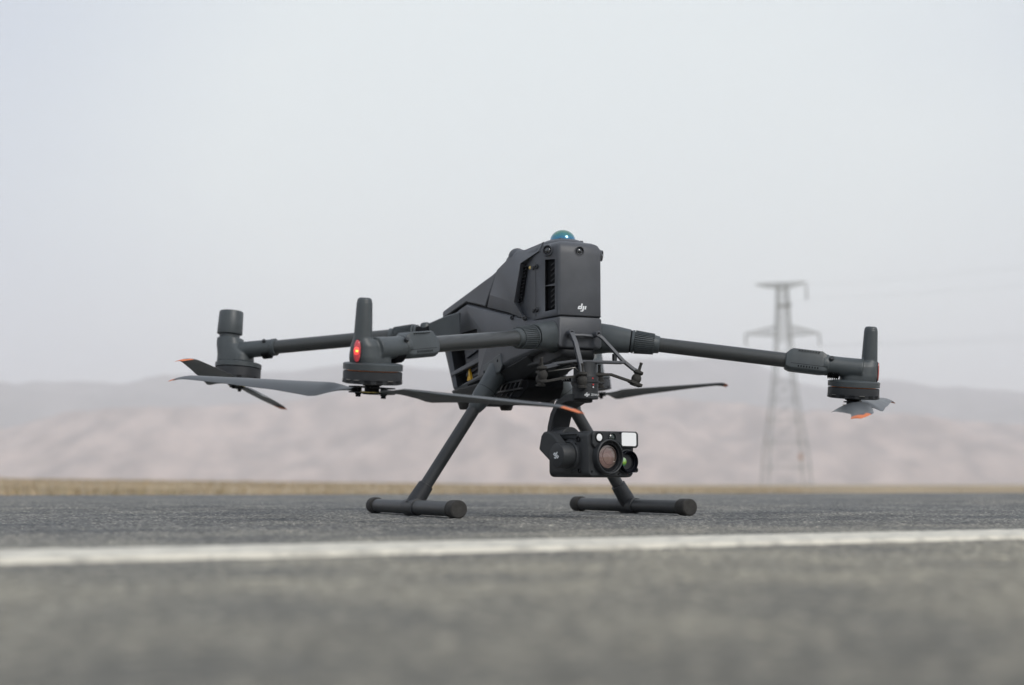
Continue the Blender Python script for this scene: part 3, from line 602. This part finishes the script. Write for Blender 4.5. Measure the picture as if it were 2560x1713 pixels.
# ---- arms
front_hub = lambda s: V((.3185, s * .3022, .1348)); rear_hub = lambda s: V((-.349, s * .294, .184))
def arm(front, s):
    if front:
        pt = lambda y: V((.160 + .570 * y, s * y, .2222 - .1525 * y)); y_col0, y_col1, y_box0, y_box1, rt = .067, .0965, .2265, .2700, .0089
    else:
        pt = lambda y: V((-.139 - .900 * (y - .06), s * y, .252 - .0727 * (y - .06))); y_col0, y_col1, y_box0, y_box1, rt = .083, .112, 9, 9, .0100
    hub = front_hub(s) if front else rear_hub(s)
    yend = .278 if front else .262
    ax = (pt(.2) - pt(.1)).normalized(); side = ax.cross(V((0, 0, 1))).normalized(); up = side.cross(ax)
    a = part('front_arm' if front else 'rear_arm', MB().tube(pt(y_col1 - .004), pt(yend), rt, seg=40), [MCARB], ang=50)
    # collar with raised ribs
    L_ = (pt(y_col1) - pt(y_col0)).length; rc = .0142
    col = MB().lathe(pt(y_col0), ax, [(rc - .0005, 0), (rc, .001), (rc, .003), (rc - .0019, .0034), (rc - .0019, L_ * .70), (rc - .0034, L_ * .86), (rt + .0016, L_ * .97), (rt + .0004, L_)], 48)
    co = sub('locking_collar', col, [MP2], a, ang=30)
    nr = 34; rb = MB()
    for k in range(nr):
        th = 2 * math.pi * k / nr; d = side * math.cos(th) + up * math.sin(th); tg = ax.cross(d)
        c0 = pt(y_col0) + ax * .0040; c1 = pt(y_col0) + ax * (L_ * .80)
        rb.add([c0 + d * (rc - .0030) + tg * .00078, c0 + d * (rc - .0030) - tg * .00078, c0 + d * (rc + .0002) - tg * .0005, c0 + d * (rc + .0002) + tg * .0005,
                c1 + d * (rc - .0052) + tg * .00078, c1 + d * (rc - .0052) - tg * .00078, c1 + d * (rc - .0014) - tg * .0005, c1 + d * (rc - .0014) + tg * .0005],
               [(0, 1, 2, 3), (7, 6, 5, 4), (0, 4, 5, 1), (1, 5, 6, 2), (2, 6, 7, 3), (3, 7, 4, 0)])
    part('collar_ribs', rb, [MP2], a, kind='stuff')
    if front:
        root = [(.004, .0150, .0200), (.022, .0165, .0210), (.044, .0155, .0172), (y_col0 - .0015, .0141, .0143)]
        rings = []
        for y, ry, rz in root:
            c = pt(y); base = c if y > .035 else V((c.x - .018 * (1 - y / .035), c.y, c.z - .002))
            rings.append([base + side * (ry * (abs(math.cos(t_)) ** .8) * (1 if math.cos(t_) > 0 else -1)) + up * (rz * (abs(math.sin(t_)) ** .8) * (1 if math.sin(t_) > 0 else -1)) for t_ in [2 * math.pi * k / 40 for k in range(40)]])
        sub('arm_root', MB().loft(rings), [MP2], a, ang=45)
        sub('joint_gap', MB().lathe(pt(y_col0 - .0016), ax, [(.0134, 0), (.0134, .0018)], 40), [MK], a)
        # speed-controller housing: half of it stands proud above the tube
        c0, c1 = pt(y_box0), pt(y_box1); Lb = (c1 - c0).length
        def prof(wd, zt_, zb): return [(-wd, zb + .004), (-wd + .004, zb), (wd - .004, zb), (wd, zb + .004), (wd, 0.002), (wd - .004, zt_), (-wd + .004, zt_), (-wd, .002)]
        rr = []
        for q, wd, zt_, zb in ((0, .0115, .0085, -.0105), (.10, .0122, .0135, -.0125), (.16, .0125, .0150, -.0128), (.84, .0125, .0150, -.0128), (.93, .0120, .0125, -.0122), (1, .0105, .0095, -.0110)):
            c = c0 + ax * (Lb * q); rr.append([c + side * x + up * z for x, z in prof(wd, zt_, zb)])
        bx_ = sub('controller_housing', MB().loft(rr), [MP2], a, bv=.0012)
        for k in range(8):
            for z, wd, xx in ((.0130, .0030, .0100), (.0130, .0030, -.0100), (-.0062, .0015, .0124), (-.0062, .0015, -.0124)):
                c = c0 + ax * (Lb * (.30 + .065 * k)) + side * xx + up * z
                rt_ = M((side, ax, up)).transposed()
                part('cooling_slot', MB().box(c, (wd if z > 0 else .0008, .0013, .0007 if z > 0 else .0022), rt_), [MK], a)
        part('housing_seam', MB().box(c0 + ax * (Lb * .55) - up * .0035 , (.0251, Lb * .86, .0004), M((side, ax, up)).transposed()), [MK], a)
    else:
        # hinge block and shroud on the rear body corner
        yb = V((-.108, s * .044, .2560))
        rr = []
        for p_, wd, hh in ((V((-.088, s * .040, .2575)), .010, .0175), (V((-.118, s * .0500, .2570)), .0105, .0150), (pt(.0655), .0100, .0122)):
            rr.append([p_ + side * (wd * a_) + up * (hh * b_) for a_, b_ in ((-1, -1), (1, -1), (1, 1), (-1, 1))])
        hb = sub('hinge_block', MB().loft(rr), [MP2], a, bv=.0025, seg=3)
        part('hinge_knuckle', MB().lathe(pt(.0715) - up * .0125, up, [(.0062, 0), (.0075, .002), (.0075, .024), (.0060, .0265), (.0030, .0275)], 24), [MP2], a, ang=50)
        part('hinge_gap', MB().tube(pt(.064), pt(.0835), .0102, seg=24), [MK], a)
        part('screw', MB().lathe(V((-.118, s * .0500, .2545)) - side * (-.0105 * (1 if s < 0 else -1)) , side * (1 if s < 0 else -1), [(.0026, 0), (.0026, .0006), (.0012, .0006)], 14), [MK], a)
        part('joint_ring', MB().lathe(pt(.0800), ax, [(.0128, 0), (.0128, .003)], 32), [MP2], a)
    # ---- motor mount in the motor's own frame
    nrm = V((.119, 0, 1)) if front else V((-.040, s * (-.070 if s < 0 else -.10), 1)); outd = V((ax.x, ax.y, 0)).normalized(); FM = frame_m(hub, outd, nrm); inv = FM.inverted()
    pL = [inv @ pt(y) for y in ((.266, .274, .290) if front else (.252, .262, .285))]; axl = (pL[2] - pL[0]).normalized(); zc = pL[2].z
    mb = MB()
    if front:
        def er(z, x0, x1, hy):
            c, a_ = (x0 + x1) / 2, (x1 - x0) / 2
            return [(c + a_ * abs(math.cos(t_)) ** .7 * math.copysign(1, math.cos(t_)), hy * abs(math.sin(t_)) ** .7 * math.copysign(1, math.sin(t_)), z) for t_ in [2 * math.pi * k / 36 for k in range(36)]]
        mb.loft([er(.0245, -.017, .0245, .0175), er(.034, -.0168, .0265, .0172), er(.046, -.014, .0262, .0150), er(.052, -.006, .0255, .011)])
        mb.lathe((.0170, 0, .045), (0, 0, 1), [(.0102, 0), (.0092, .012), (.0078, .045), (.0070, .0480), (.0052, .0492)], 32)
        mb.lathe(pL[0], axl, [(.0118, 0), (.0118, .020), (.0125, .045)], 32); FR = .0302; z_fl = .0215
    else:
        def er(z, x0, x1, hy):
            c, a_ = (x0 + x1) / 2, (x1 - x0) / 2
            return [(c + a_ * abs(math.cos(t_)) ** .75 * math.copysign(1, math.cos(t_)), hy * abs(math.sin(t_)) ** .75 * math.copysign(1, math.sin(t_)), z) for t_ in [2 * math.pi * k / 36 for k in range(36)]]
        mb.loft([er(.0335, -.0215, .0325, .021), er(.045, -.0205, .0325, .0205), er(.060, -.004, .0352, .0185), er(.070, -.001, .0355, .0178)])
        mb.lathe(pL[0] - axl * .006, axl, [(.0120, 0), (.0122, .012), (.0125, .055)], 32); FR = .0335; z_fl = .0285
    mt = link('motor_mount', blend(mb, .0009, 8), DR, [MP2], FM)
    if front:
        part('antenna', MB().lathe((.0170, 0, .053), (0, 0, 1), [(.0094, 0), (.0080, .0355), (.0076, .0372), (.0060, .0384), (.003, .0388)], 36), [MP2], mt, ang=60)
    else:
        part('antenna', MB().lathe((.0190, 0, .0700), (0, 0, 1), [(.0165, 0), (.0150, .0010), (.0150, .0052), (.0185, .0065), (.0187, .0072), (.0178, .0390), (.0168, .0408), (.0145, .0414)], 44), [MP2], mt, ang=40)
    # neck clamp, bellows
    part('neck_clamp', MB().lathe(pL[0] - axl * (.002 if front else .008), axl, [(.0112, 0), (.0126, .0008), (.0128, .006), (.0120, .0075)], 36), [MP2], mt, ang=40)
    bz = [(.0098 if k % 2 else .0075, .0011 * k) for k in range(13)]
    part('bellows', MB().lathe(pL[0] + axl * (.0055 if front else .000) - V((0, 0, .0065)), axl, bz, 28), [MK], mt, ang=20)
    part('clamp_screw', MB().lathe(pL[0] + axl * .008 + V((0, -.009 * (1 if s > 0 else -1), .0075)), (0, -.8 * (1 if s > 0 else -1), .6), [(.0016, 0), (.0030, .002), (.0026, .0035), (.001, .0035)], 12), [MD], mt)
    # navigation lamp on the outer end
    lx, lz0 = (.0265, .040) if front else (.0325, .048)
    el = lambda kx, kz, x: [(x, kx * .0042 * math.cos(t_), lz0 + kz * .0112 * math.copysign(abs(math.sin(t_)) ** .8, math.sin(t_))) for t_ in [2 * math.pi * k / 28 for k in range(28)]]
    rotl = M.Rotation(R(5 if s < 0 else -5) if front else 0, 4, 'Z')
    part('lamp_bezel', MB().loft([el(1.35, 1.15, lx - .006), el(1.25, 1.1, lx), el(1.12, 1.04, lx + .0006)]), [MD], mt, mtx=rotl if front else None)
    if front:
        ML_ = MLED if s < 0 else MLEDOFF
        lp = part('navigation_lamp', MB().loft([el(1, 1, lx), el(1, 1, lx + .0010), el(.8, .9, lx + .0018), el(.3, .4, lx + .0022)]), [ML_], mt, mtx=rotl, ang=60)
        if s < 0: part('lamp_glow', MB().loft([el(.80, .42, lx + .0016), el(.74, .36, lx + .0023), el(.3, .2, lx + .0026)]), [MLEDC], mt, mtx=rotl, ang=60)
        if s < 0: part('lamp_diode', MB().box((lx + .0027, (-1 if s < 0 else 1) * -.0012, lz0), (.0006, .0026, .0016)), [MLEDH], mt, mtx=rotl)
    else:
        part('navigation_lamp', MB().loft([el(.9, 1, lx - .001), el(.9, 1, lx + .0010), el(.6, .8, lx + .0018)]), [MD], mt, ang=60)
    # motor
    mo = part('motor', MB().lathe((0, 0, 0), (0, 0, 1), [(.012, .0060), (FR - .003, .0066), (FR, .0075), (FR, .0095), (FR - .0006, .0098), (FR - .0006, .0104), (FR, .0106), (FR, .0190 if front else .0235), (FR - .001, .0198 if front else .0243), (FR - .004, .0198 if front else .0243)], 64), [MD], mtx=FM, ang=25)
    z1 = .0198 if front else .0243
    sub('winding', MB().lathe((0, 0, 0), (0, 0, 1), [(FR - .004, z1 - .001), (FR - .0045, z1 + .0030)], 48), [MCOP if front else MK], mo)
    sub('motor_flange', MB().lathe((0, 0, 0), (0, 0, 1), [(FR - .003, z1 + .0008), (FR + .0002, z1 + .0010), (FR + .0004, z1 + .0070), (FR - .001, z1 + .0080), (FR - .006, z1 + .0088), (.012, z1 + .0096)], 64), [MP2], mo, ang=40)
    for k in range(16):
        if front or k % 2:
            th = 2 * math.pi * (k + .5) / 16; rot = M.Rotation(th, 3, 'Z')
            for j in range(3):
                sub('cooling_slot', MB().box(rot @ V((FR + .0001, 0, .0082 + .0013 * j)), (.0006, .0062, .00055), rot), [MK if (j < 2 or k % 3) else MMET], mo)
    sub('shaft', MB().lathe((0, 0, 0), (0, 0, 1), [(.004, -.003), (.004, .008)], 16), [MMET], mo)
    return FM, hub
BL = [(.0200, .0085, -.0085, 2, .0042), (.0300, .0085, -.0090, 4, .0036), (.0380, .0100, -.0130, 10, .0030), (.0460, .0120, -.0200, 15, .0028), (.0540, .0135, -.0262, 18, .0026), (.0620, .0142, -.0285, 18, .0024), (.0760, .0142, -.0277, 16, .0023),
      (.1100, .0138, -.0245, 12.5, .0020), (.1450, .0130, -.0225, 11, .0017), (.1800, .0116, -.0195, 9, .0014), (.2150, .0098, -.0168, 7.5, .0011), (.2350, .0086, -.0152, 7, .0010), (.2460, .0074, -.0150, 7, .0009), (.2530, .0052, -.0150, 7, .0008), (.2600, .0010, -.0154, 7, .0008), (.2660, -.0060, -.0160, 7, .0007)]
def blade_mesh(sgn):
    mb = MB(); rings = []
    for r, le, te, th, tk in BL:
        th = R(th); dz = 0 if r < .243 else -(r - .243) ** 2 * 7
        cam_ = .0035 if r > .05 else .0
        top, bot = [], []
        for k in range(9):
            q = k / 8; y = le + (te - le) * q; t_ = tk * (2.2 * math.sqrt(max(q, 0)) * (1 - q) ** .8 if 0 < q < 1 else 0) + .00025; c = cam_ * 4 * q * (1 - q) * (te - le) / -.04
            top.append((r, y, c + t_ / 2)); bot.append((r, y, c - t_ / 2))
        ring = top + bot[::-1]
        rings.append([(x * .957, sgn * (y * math.cos(th) - z * math.sin(th)), y * math.sin(th) + z * math.cos(th) + dz) for x, y, z in ring])
    n = 18; v = [p for r in rings for p in r]; f = []; mi = []
    for i in range(len(rings) - 1):
        for j in range(n):
            a = i * n + j; b = i * n + (j + 1) % n; f.append((a, b, b + n, a + n))
            q = (j if j < 9 else 17 - j) / 8
            mi.append(1 if (BL[i][0] >= .2595 or (BL[i][0] >= .2525 and q < .14)) else 0)
    f += [tuple(range(n))[::-1], tuple((len(rings) - 1) * n + j for j in range(n))]; mi += [0, 1]
    if True: v = v
    mb.v = v; mb.f = f; mb.m = mi
    me = bpy.data.meshes.new('blade'); me.from_pydata(v, [], f); me.polygons.foreach_set('material_index', mi)
    bm = bmesh.new(); bm.from_mesh(me); bmesh.ops.recalc_face_normals(bm, faces=bm.faces); bm.to_mesh(me); bm.free(); shade(me, 50); return me
BM = {1: blade_mesh(1), -1: blade_mesh(-1)}
for k in BM: BM[k].materials.append(MPROP); BM[k].materials.append(MOR)
def prop(FM, azs, sgn):
    # azimuths are given in the drone's own plane; turn them into the rotor plane
    nz = FM.to_3x3() @ V((0, 0, 1)); o = FM.translation
    pr = part('propeller', MB().lathe((0, 0, 0), (0, 0, 1), [(.0090, -.0040), (.0105, -.0034), (.0105, -.0020), (.0075, -.0018), (.0075, .0045), (.0095, .0048), (.0095, .0062)], 32), [MK], mtx=FM, ang=30)
    inv = FM.inverted()
    for az in azs:
        d = V((math.cos(R(az)), math.sin(R(az)), 0)); dl = inv.to_3x3() @ d; dl.z = 0; dl.normalize(); a = math.atan2(dl.y, dl.x)
        b = bpy.data.objects.new('blade', BM[sgn]); COL.objects.link(b); b.parent = pr; b.rotation_euler = (0, 0, a)
        part('clamp_bolt', MB().lathe(dl * .0165, (0, 0, -1), [(.0034, -.0035), (.0034, .0044), (.0026, .0048), (.0026, .0072), (.0022, .0074)], 16), [MK], pr)
    avg = math.atan2(dl.y, dl.x); rt_ = M.Rotation(avg, 3, 'Z')
    for zz in (-.0026, .0030): part('hub_plate', MB().box((0, 0, zz), (.048, .0145, .0014), rt_), [MD], pr, bv=.0006)
    part('hub_washer', MB().lathe((0, 0, -.0018), (0, 0, 1), [(.012, 0), (.012, .0006)], 24), [mat('brass_washer', (.45, .36, .12), .4, metal=.8)], pr)
FMs = {}
for nm, fr_, s in (('B', 1, -1), ('C', 1, 1), ('A', 0, -1), ('D', 0, 1)): FMs[nm] = arm(fr_, s)[0]
prop(FMs['B'], (28, 219), -1); prop(FMs['D'], (84, 278), -1); prop(FMs['A'], (333, 152), 1); prop(FMs['C'], (325.5, 133), 1)

# ---- logo on the nose
LG = logo_mesh(.0098); link('logo', LG, nose, [MWH], frame_m((.1932, .0022, .2508), (0, 1, .0), (1, 0, 0)))
part('shell_seam', MB().box((.1930, 0, .2410), (.0006, .0560, .0006)), [MK], nose)

# ---- payload bracket with vibration dampers
gim = part('damper_bracket', MB().strip([(.2010, -.0420, .1800), (.2100, -.0200, .1835), (.2120, .0480, .1842)], .0150, .0030), [MP], bv=.0007)
def bar(name, pts, wd=.0034, th=.0040, m_=MP, up=(1, 0, .3)): return part(name, MB().strip(pts, wd, th, up), [m_], gim, bv=.0006)
bar('bracket_bar', [(.2040, -.0178, .2180), (.2120, -.0165, .2060), (.2205, -.0135, .1780), (.2215, -.0128, .1690)], .0056, .0044)
bar('bracket_bar', [(.2040, .0178, .2175), (.2060, .0230, .2130), (.2120, .0480, .1860), (.2150, .0600, .1765), (.2160, .0690, .1725)], .0042, .0036)
bar('bracket_bar', [(.1960, -.0178, .2165), (.2010, .0, .2165), (.1960, .0178, .2160)], .0030, .0030)
bar('bracket_bar', [(.2010, -.0300, .1815), (.2100, -.0500, .1770), (.2150, -.0640, .1735)], .0080, .0042, up=(0, 0, 1))
part('bracket_strut', MB().box((.197, .0440, .1905), (.005, .004, .011)), [MD], gim)
for s in (-1, 1):
    part('bracket_eye', MB().lathe((.196, s * .0178, .2182), (1, 0, 0), [(.0036, 0), (.0036, .0100), (.0032, .0106), (.0020, .0106), (.0020, .0060), (.0003, .0060)], 20), [MP], gim, ang=30)
for c, tilt in (((.2220, -.0125, .1610), (0, 0, 1)), ((.2150, .0640, .1660), (.1, .32, 1)), ((.2150, -.0610, .1670), (.05, -.1, 1)), ((.165, .040, .166), (0, 0, 1)), ((.165, -.04, .166), (0, 0, 1))):
    t_ = V(tilt).normalized(); c = V(c)
    d_ = part('damper_ball', MB().lathe(c - t_ * .0095, t_, [(.0058, 0), (.0060, .0022), (.0040, .0030), (.0056, .0060), (.0061, .0085), (.0055, .0115), (.0038, .0140), (.0050, .0144), (.0062, .0160), (.0058, .0185), (.0030, .0188), (.0019, .0192), (.0017, .0270), (.0021, .0275), (.0019, .0290)], 28), [MRUB], gim, ang=45)
low_arm = part('lower_bracket', MB().strip([(.2130, .0040, .1685), (.2150, .0290, .1692), (.2160, .0560, .1615)], .0050, .0030, (0, 0, 1)).strip([(.2160, .0540, .1622), (.2160, .0690, .1565)], .0095, .0036, (0, 0, 1)).strip([(.2110, -.0040, .1670), (.2150, -.0290, .1640), (.2150, -.0640, .1570)], .0060, .0030, (0, 0, 1)), [MRUB], gim, bv=.0006)
ym = part('yaw_motor', MB().lathe((.205, 0, .1395), (0, 0, 1), [(.0150, 0), (.0155, .0006), (.0155, .0090), (.0151, .0092), (.0151, .0096), (.0155, .0098), (.0155, .0128), (.0151, .0130), (.0151, .0134), (.0155, .0136), (.0155, .0190), (.0168, .0194), (.0168, .0212), (.0155, .0216), (.0155, .0262), (.0148, .0266), (.0140, .0300), (.0140, .0440)], 48), [MC], gim, ang=25)
part('release_lever', MB().box((.205, .0195, .1595), (.0100, .0080, .0024)), [MC], gim, bv=.0008)
for z, m_ in ((.1585 + .006, MRED), (.1585 - .0015, MRED), (.1585 - .0045, MWH)):
    part('index_mark', MB().lathe((.205 + .0152 * math.cos(R(8)) + (.0012 if z < .16 else 0), .0152 * math.sin(R(8)) , z - .001), (1, .14, 0), [(.0009, 0), (.0009, .0004)], 10), [m_], gim)
view_az = R(-27)
def wrap_logo(x_off, h):   # small print on the yaw motor barrel
    d = V((math.cos(R(-8)), math.sin(R(-8)), 0)); return frame_m(V((.205, 0, .1425)) + d * .01565 + V((0, x_off, 0)), (-d.y, d.x, 0), d)
link('logo', logo_mesh(.0050), gim, [MWH], frame_m(V((.205, 0, .1440)) + V((math.cos(R(-20)), math.sin(R(-20)), 0)) * .0157, (math.sin(R(20)), math.cos(R(20)), 0), (math.cos(R(-20)), math.sin(R(-20)), 0)))
for i, ch in enumerate('ZENMUSE'):
    a = R(-2 + i * 8.2); d = V((math.cos(a), math.sin(a), 0))
    link('printed_letter', text_mesh(ch, .0034, .2), gim, [MWH], frame_m(V((.205, 0, .1430)) + d * .0156, (-d.y, d.x, 0), d))
part('rating_plate', MB().box((.206, -.0270, .1630), (.0015, .0150, .0066)), [MK], gim); link('printed_text', text_mesh('CE FC', .0048), gim, [MGREY], frame_m((.2069, -.0335, .1612), (0, 1, 0), (1, 0, 0)))
part('bundled_cable', MB().pipe([(.205, -.038, .176), (.212, -.024, .180), (.217, -.012, .176), (.215, -.006, .168)], .0011), [MK], gim, ang=60)
part('bundled_cable', MB().pipe([(.198, -.045, .172), (.210, -.030, .174), (.214, -.018, .176), (.2145, -.012, .171)], .0007), [MMET], gim, ang=60)
part('bundled_cable', MB().pipe([(.19, -.052, .178), (.20, -.0535, .1745), (.205, -.0540, .169)], .0007), [MRUB], gim, ang=60)

# ---- stabilised payload camera (local frame: x towards the scene, y to the picture's right)
CM = frame_m((.250, .0105, .0737), (math.cos(R(13)), math.sin(R(13)), 0), (0, 0, 1))
def cring(x, w0, w1, z0, z1, r): 
    cy, cz = (w0 + w1) / 2, (z0 + z1) / 2; return [(x, y, z) for y, z in rrect(cy, cz, w1 - w0, z1 - z0, r)]
cb = part('payload_camera', MB().loft([cring(-.075, -.030, .030, -.020, .020, .006), cring(-.070, -.036, .035, -.0262, .0258, .007), cring(-.010, -.0378, .0368, -.0268, .0263, .0075), cring(-.003, -.0368, .0360, -.0264, .0262, .0072), cring(0, -.0345, .0335, -.0245, .0245, .0060)]), [MC], mtx=CM, ang=40)
def cpart(name, mb, m_, **k): return part(name, mb, m_ if isinstance(m_, list) else [m_], cb, **k)
cpart('sensor_brow', MB().poly([(-.006, y, z) for y, z in ((-.0310, .0225), (-.0285, .0262), (.0365, .0268), (.0395, .0240), (.0395, .0105), (.0370, .0076), (.0135, .0076), (.0095, .0120), (.0030, .0148), (-.0150, .0148), (-.0220, .0110), (-.0270, .0065), (-.0310, .0110))], (.0094, 0, 0)), MC, bv=.0014, seg=3)
cpart('zoom_lens_barrel', MB().lathe((-.004, -.0078, -.0030), (1, 0, 0), [(.0215, 0), (.0212, .004), (.0203, .0075), (.0200, .0110), (.0190, .0116), (.0182, .0112), (.0176, .0080), (.0166, .0076), (.0163, .0058), (.0156, .0054), (.0150, .0030)], 56), MC, ang=28)
zl = cpart('zoom_lens', MB().lathe((0, 0, 0), (1, 0, 0), [(.0164, 0), (.0140, .0010), (.0100, .0020), (.0050, .0027), (.0001, .0029)], 48), MZOOM, ang=70, mtx=M.Translation((.0012, -.0078, -.0030)))
cpart('lens_retainer', MB().lathe((.0022, -.0078, -.0030), (1, 0, 0), [(.0166, 0), (.0166, .0026), (.0148, .0022), (.0143, .0002)], 48), MK, ang=28)
cpart('inner_lens_ring', MB().lathe((.0010, -.0062, -.0022), (1, 0, 0), [(.0104, .0020), (.0104, .0026), (.0099, .0027), (.0098, .0020)], 40), mat('lens_ring_bronze', (.10, .065, .055), .25, coat=.5), ang=28)
cpart('thermal_lens_barrel', MB().lathe((-.006, .0225, -.0085), (1, 0, 0), [(.0158, 0), (.0154, .0055), (.0142, .0080), (.0132, .0082), (.0127, .0074), (.0120, .0020)], 44), MC, ang=28)
cpart('thermal_lens_well', MB().lathe((-.003, .0225, -.0085), (1, 0, 0), [(.0127, .0020), (.0127, .0100), (.0122, .0104), (.0118, .0060), (.0104, .0056), (.0102, .0035), (.0086, .0031), (.0084, .0018), (.0060, .0014)], 40), mat('well_navy', (.003, .004, .008), .55, spec=.15), ang=25)
def glint():  # lens coating with a glint painted into its colour, paler towards the top
    m = mat('germanium_coating_glint', (.25, .45, .12), .12, spec=.8, coat=1); t = m.node_tree; b = t.nodes['Principled BSDF']; c = t.nodes.new('ShaderNodeTexCoord'); s_ = t.nodes.new('ShaderNodeSeparateXYZ')
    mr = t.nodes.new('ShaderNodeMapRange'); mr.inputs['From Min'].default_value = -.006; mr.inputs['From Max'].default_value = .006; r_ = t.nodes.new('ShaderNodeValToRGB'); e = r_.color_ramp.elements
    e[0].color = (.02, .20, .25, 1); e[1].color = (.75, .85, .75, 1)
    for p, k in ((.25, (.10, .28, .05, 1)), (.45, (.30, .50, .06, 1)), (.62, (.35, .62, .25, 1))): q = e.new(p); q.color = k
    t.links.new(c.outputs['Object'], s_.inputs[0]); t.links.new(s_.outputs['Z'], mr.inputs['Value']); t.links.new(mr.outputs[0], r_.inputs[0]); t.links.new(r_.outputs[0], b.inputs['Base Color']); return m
cpart('thermal_lens', MB().lathe((0, 0, 0), (1, 0, 0), [(.0062, 0), (.0052, .0014), (.0030, .0026), (.0001, .0030)], 36), glint(), ang=70, mtx=M.Translation((-.0016, .0185, -.0085)))
cpart('wide_lens_ring', MB().lathe((.003, -.0215, .0190), (1, 0, 0), [(.0062, -.002), (.0058, .0012), (.0046, .0014), (.0042, .0004)], 32), MK, ang=28)
cpart('laser_window', MB().lathe((.0030, -.0215, .0190), (1, 0, 0), [(.0042, 0), (.0041, .0010), (.0001, .0012)], 32), MWIN)
cpart('wide_lens_ring', MB().lathe((.003, -.0018, .0190), (1, 0, 0), [(.0068, -.002), (.0062, .0016), (.0050, .0018), (.0046, .0004)], 32), MC, ang=28)
cpart('wide_lens', MB().lathe((.0030, -.0018, .0190), (1, 0, 0), [(.0047, 0), (.0040, .0008), (.0020, .0014), (.0001, .0016)], 28), MLENSG, ang=70)
cpart('rangefinder_window', MB().loft([[(x, y, z) for y, z in rrect(.0238, .0175, .0224, .0155, .0022)] for x in (.0030, .0040)]), MWIN)
for y, z in ((.0105, .0245), (.0105, -.0228), (-.0300, -.0200)): cpart('screw', MB().lathe((.0006 if z < 0 else .0036, y, z), (1, 0, 0), [(.0012, -.002), (.0012, .0003)], 12), MK)
cpart('indicator_dot', MB().lathe((-.0003, .0245, -.0232), (1, 0, 0), [(.0006, 0), (.0006, .0006)], 8), MRED)
link('printed_text', text_mesh('LASER 1', .0022), cb, [MGREY], frame_m((.0035, .0372, .0110), (0, 0, 1), (1, 0, 0)))
cpart('strap_lug', MB().lathe((-.004, .0375, -.0180), (1, 0, 0), [(.0030, 0), (.0030, .005), (.0015, .005), (.0015, .001)], 16), MC, ang=28)
# side plate details + pitch motor + L arm
cpart('side_grille', MB().box((-.034, -.0376, .0205), (.036, .0016, .0058)), MC, bv=.0006)
for k in range(14): cpart('grille_tooth', MB().box((-.048 + .0024 * k, -.0384, .0224), (.0010, .0008, .0018)), MK)
for x, z, r_ in ((-.0140, .0170, .0024), (-.0120, -.0190, .0018), (-.0190, .0105, .0012), (-.0190, -.0100, .0012)): cpart('side_screw', MB().lathe((x, -.0366, z), (0, -1, 0), [(r_ + .0012, 0), (r_ + .0010, .0022), (r_, .0024), (r_ * .9, .0006)], 16), MK)
cpart('pitch_flange', MB().lathe((-.0300, -.0368, -.0015), (0, -1, 0), [(.0190, 0), (.0190, .0014), (.0172, .0020), (.0160, .0034), (.0148, .0036)], 44), MC, ang=28)
pm = cpart('pitch_motor', MB().lathe((-.0300, -.0400, -.0015), (0, -1, 0), [(.0142, 0), (.0142, .0155), (.0134, .0172), (.0126, .0176)], 48), MC, ang=35)
link('logo', logo_mesh(.0085), cb, [MWH], frame_m((-.0300, -.0579, -.0015), (math.cos(R(-30)), 0, math.sin(R(-30))), (0, -1, 0)))
LA = MB()
LA.poly([(x, -.0440, z) for x, z in ((-.0250, .0110), (-.0400, .0235), (-.0480, .0265), (-.0560, .0265), (-.0610, .0220), (-.0655, .0060), (-.0480, -.0060), (-.0330, -.0150), (-.0210, -.0080))], (0, -.0120, 0))
cpart('pitch_arm', LA, MC, bv=.0022, seg=3)
cpart('pitch_arm', MB().poly([(-.0765, y, z) for y, z in ((-.0340, .0245), (.0080, .0240), (.0150, .0120), (.0080, -.0050), (-.0250, -.0020), (-.0340, .0060))], (-.0080, 0, 0)), MC, bv=.0022, seg=3)
cpart('pitch_arm', MB().poly([(x, -.0395, z) for x, z in ((-.046, .0235), (-.070, .0245), (-.076, .0100), (-.052, .0020))], (0, -.0070, 0)), MC, bv=.0015)
cpart('roll_motor', MB().lathe((-.0680, -.0040, .0175), (-1, 0, 0), [(.0150, 0), (.0162, .001), (.0162, .008), (.0152, .0090), (.0152, .0240)], 44), MC, ang=28)
path = [(-.049, .0672), (-.064, .0668), (-.080, .0610), (-.0915, .0480), (-.0965, .0340), (-.0985, .0180), (-.0985, .0080)]
rings = []
for i, (x, z) in enumerate(path):
    a = V((*path[max(i - 1, 0)], 0)); b = V((*path[min(i + 1, len(path) - 1)], 0)); t_ = (b - a).normalized(); n_ = V((-t_.y, t_.x)); wd = .0155 if i < 3 else .0140 ; th_ = .0048
    rings.append([(x + n_.x * th_ * k, -.001 + wd * j, z + n_.y * th_ * k) for j, k in ((-1, -1), (1, -1), (1, 1), (-1, 1))])
cpart('swing_arm', MB().loft(rings), MC, bv=.002, seg=3)
cpart('swing_arm_end', MB().lathe((-.0900, -.0020, .0185), (-1, 0, 0), [(.0165, 0), (.0165, .0120), (.0150, .0135)], 40), MC, ang=28)
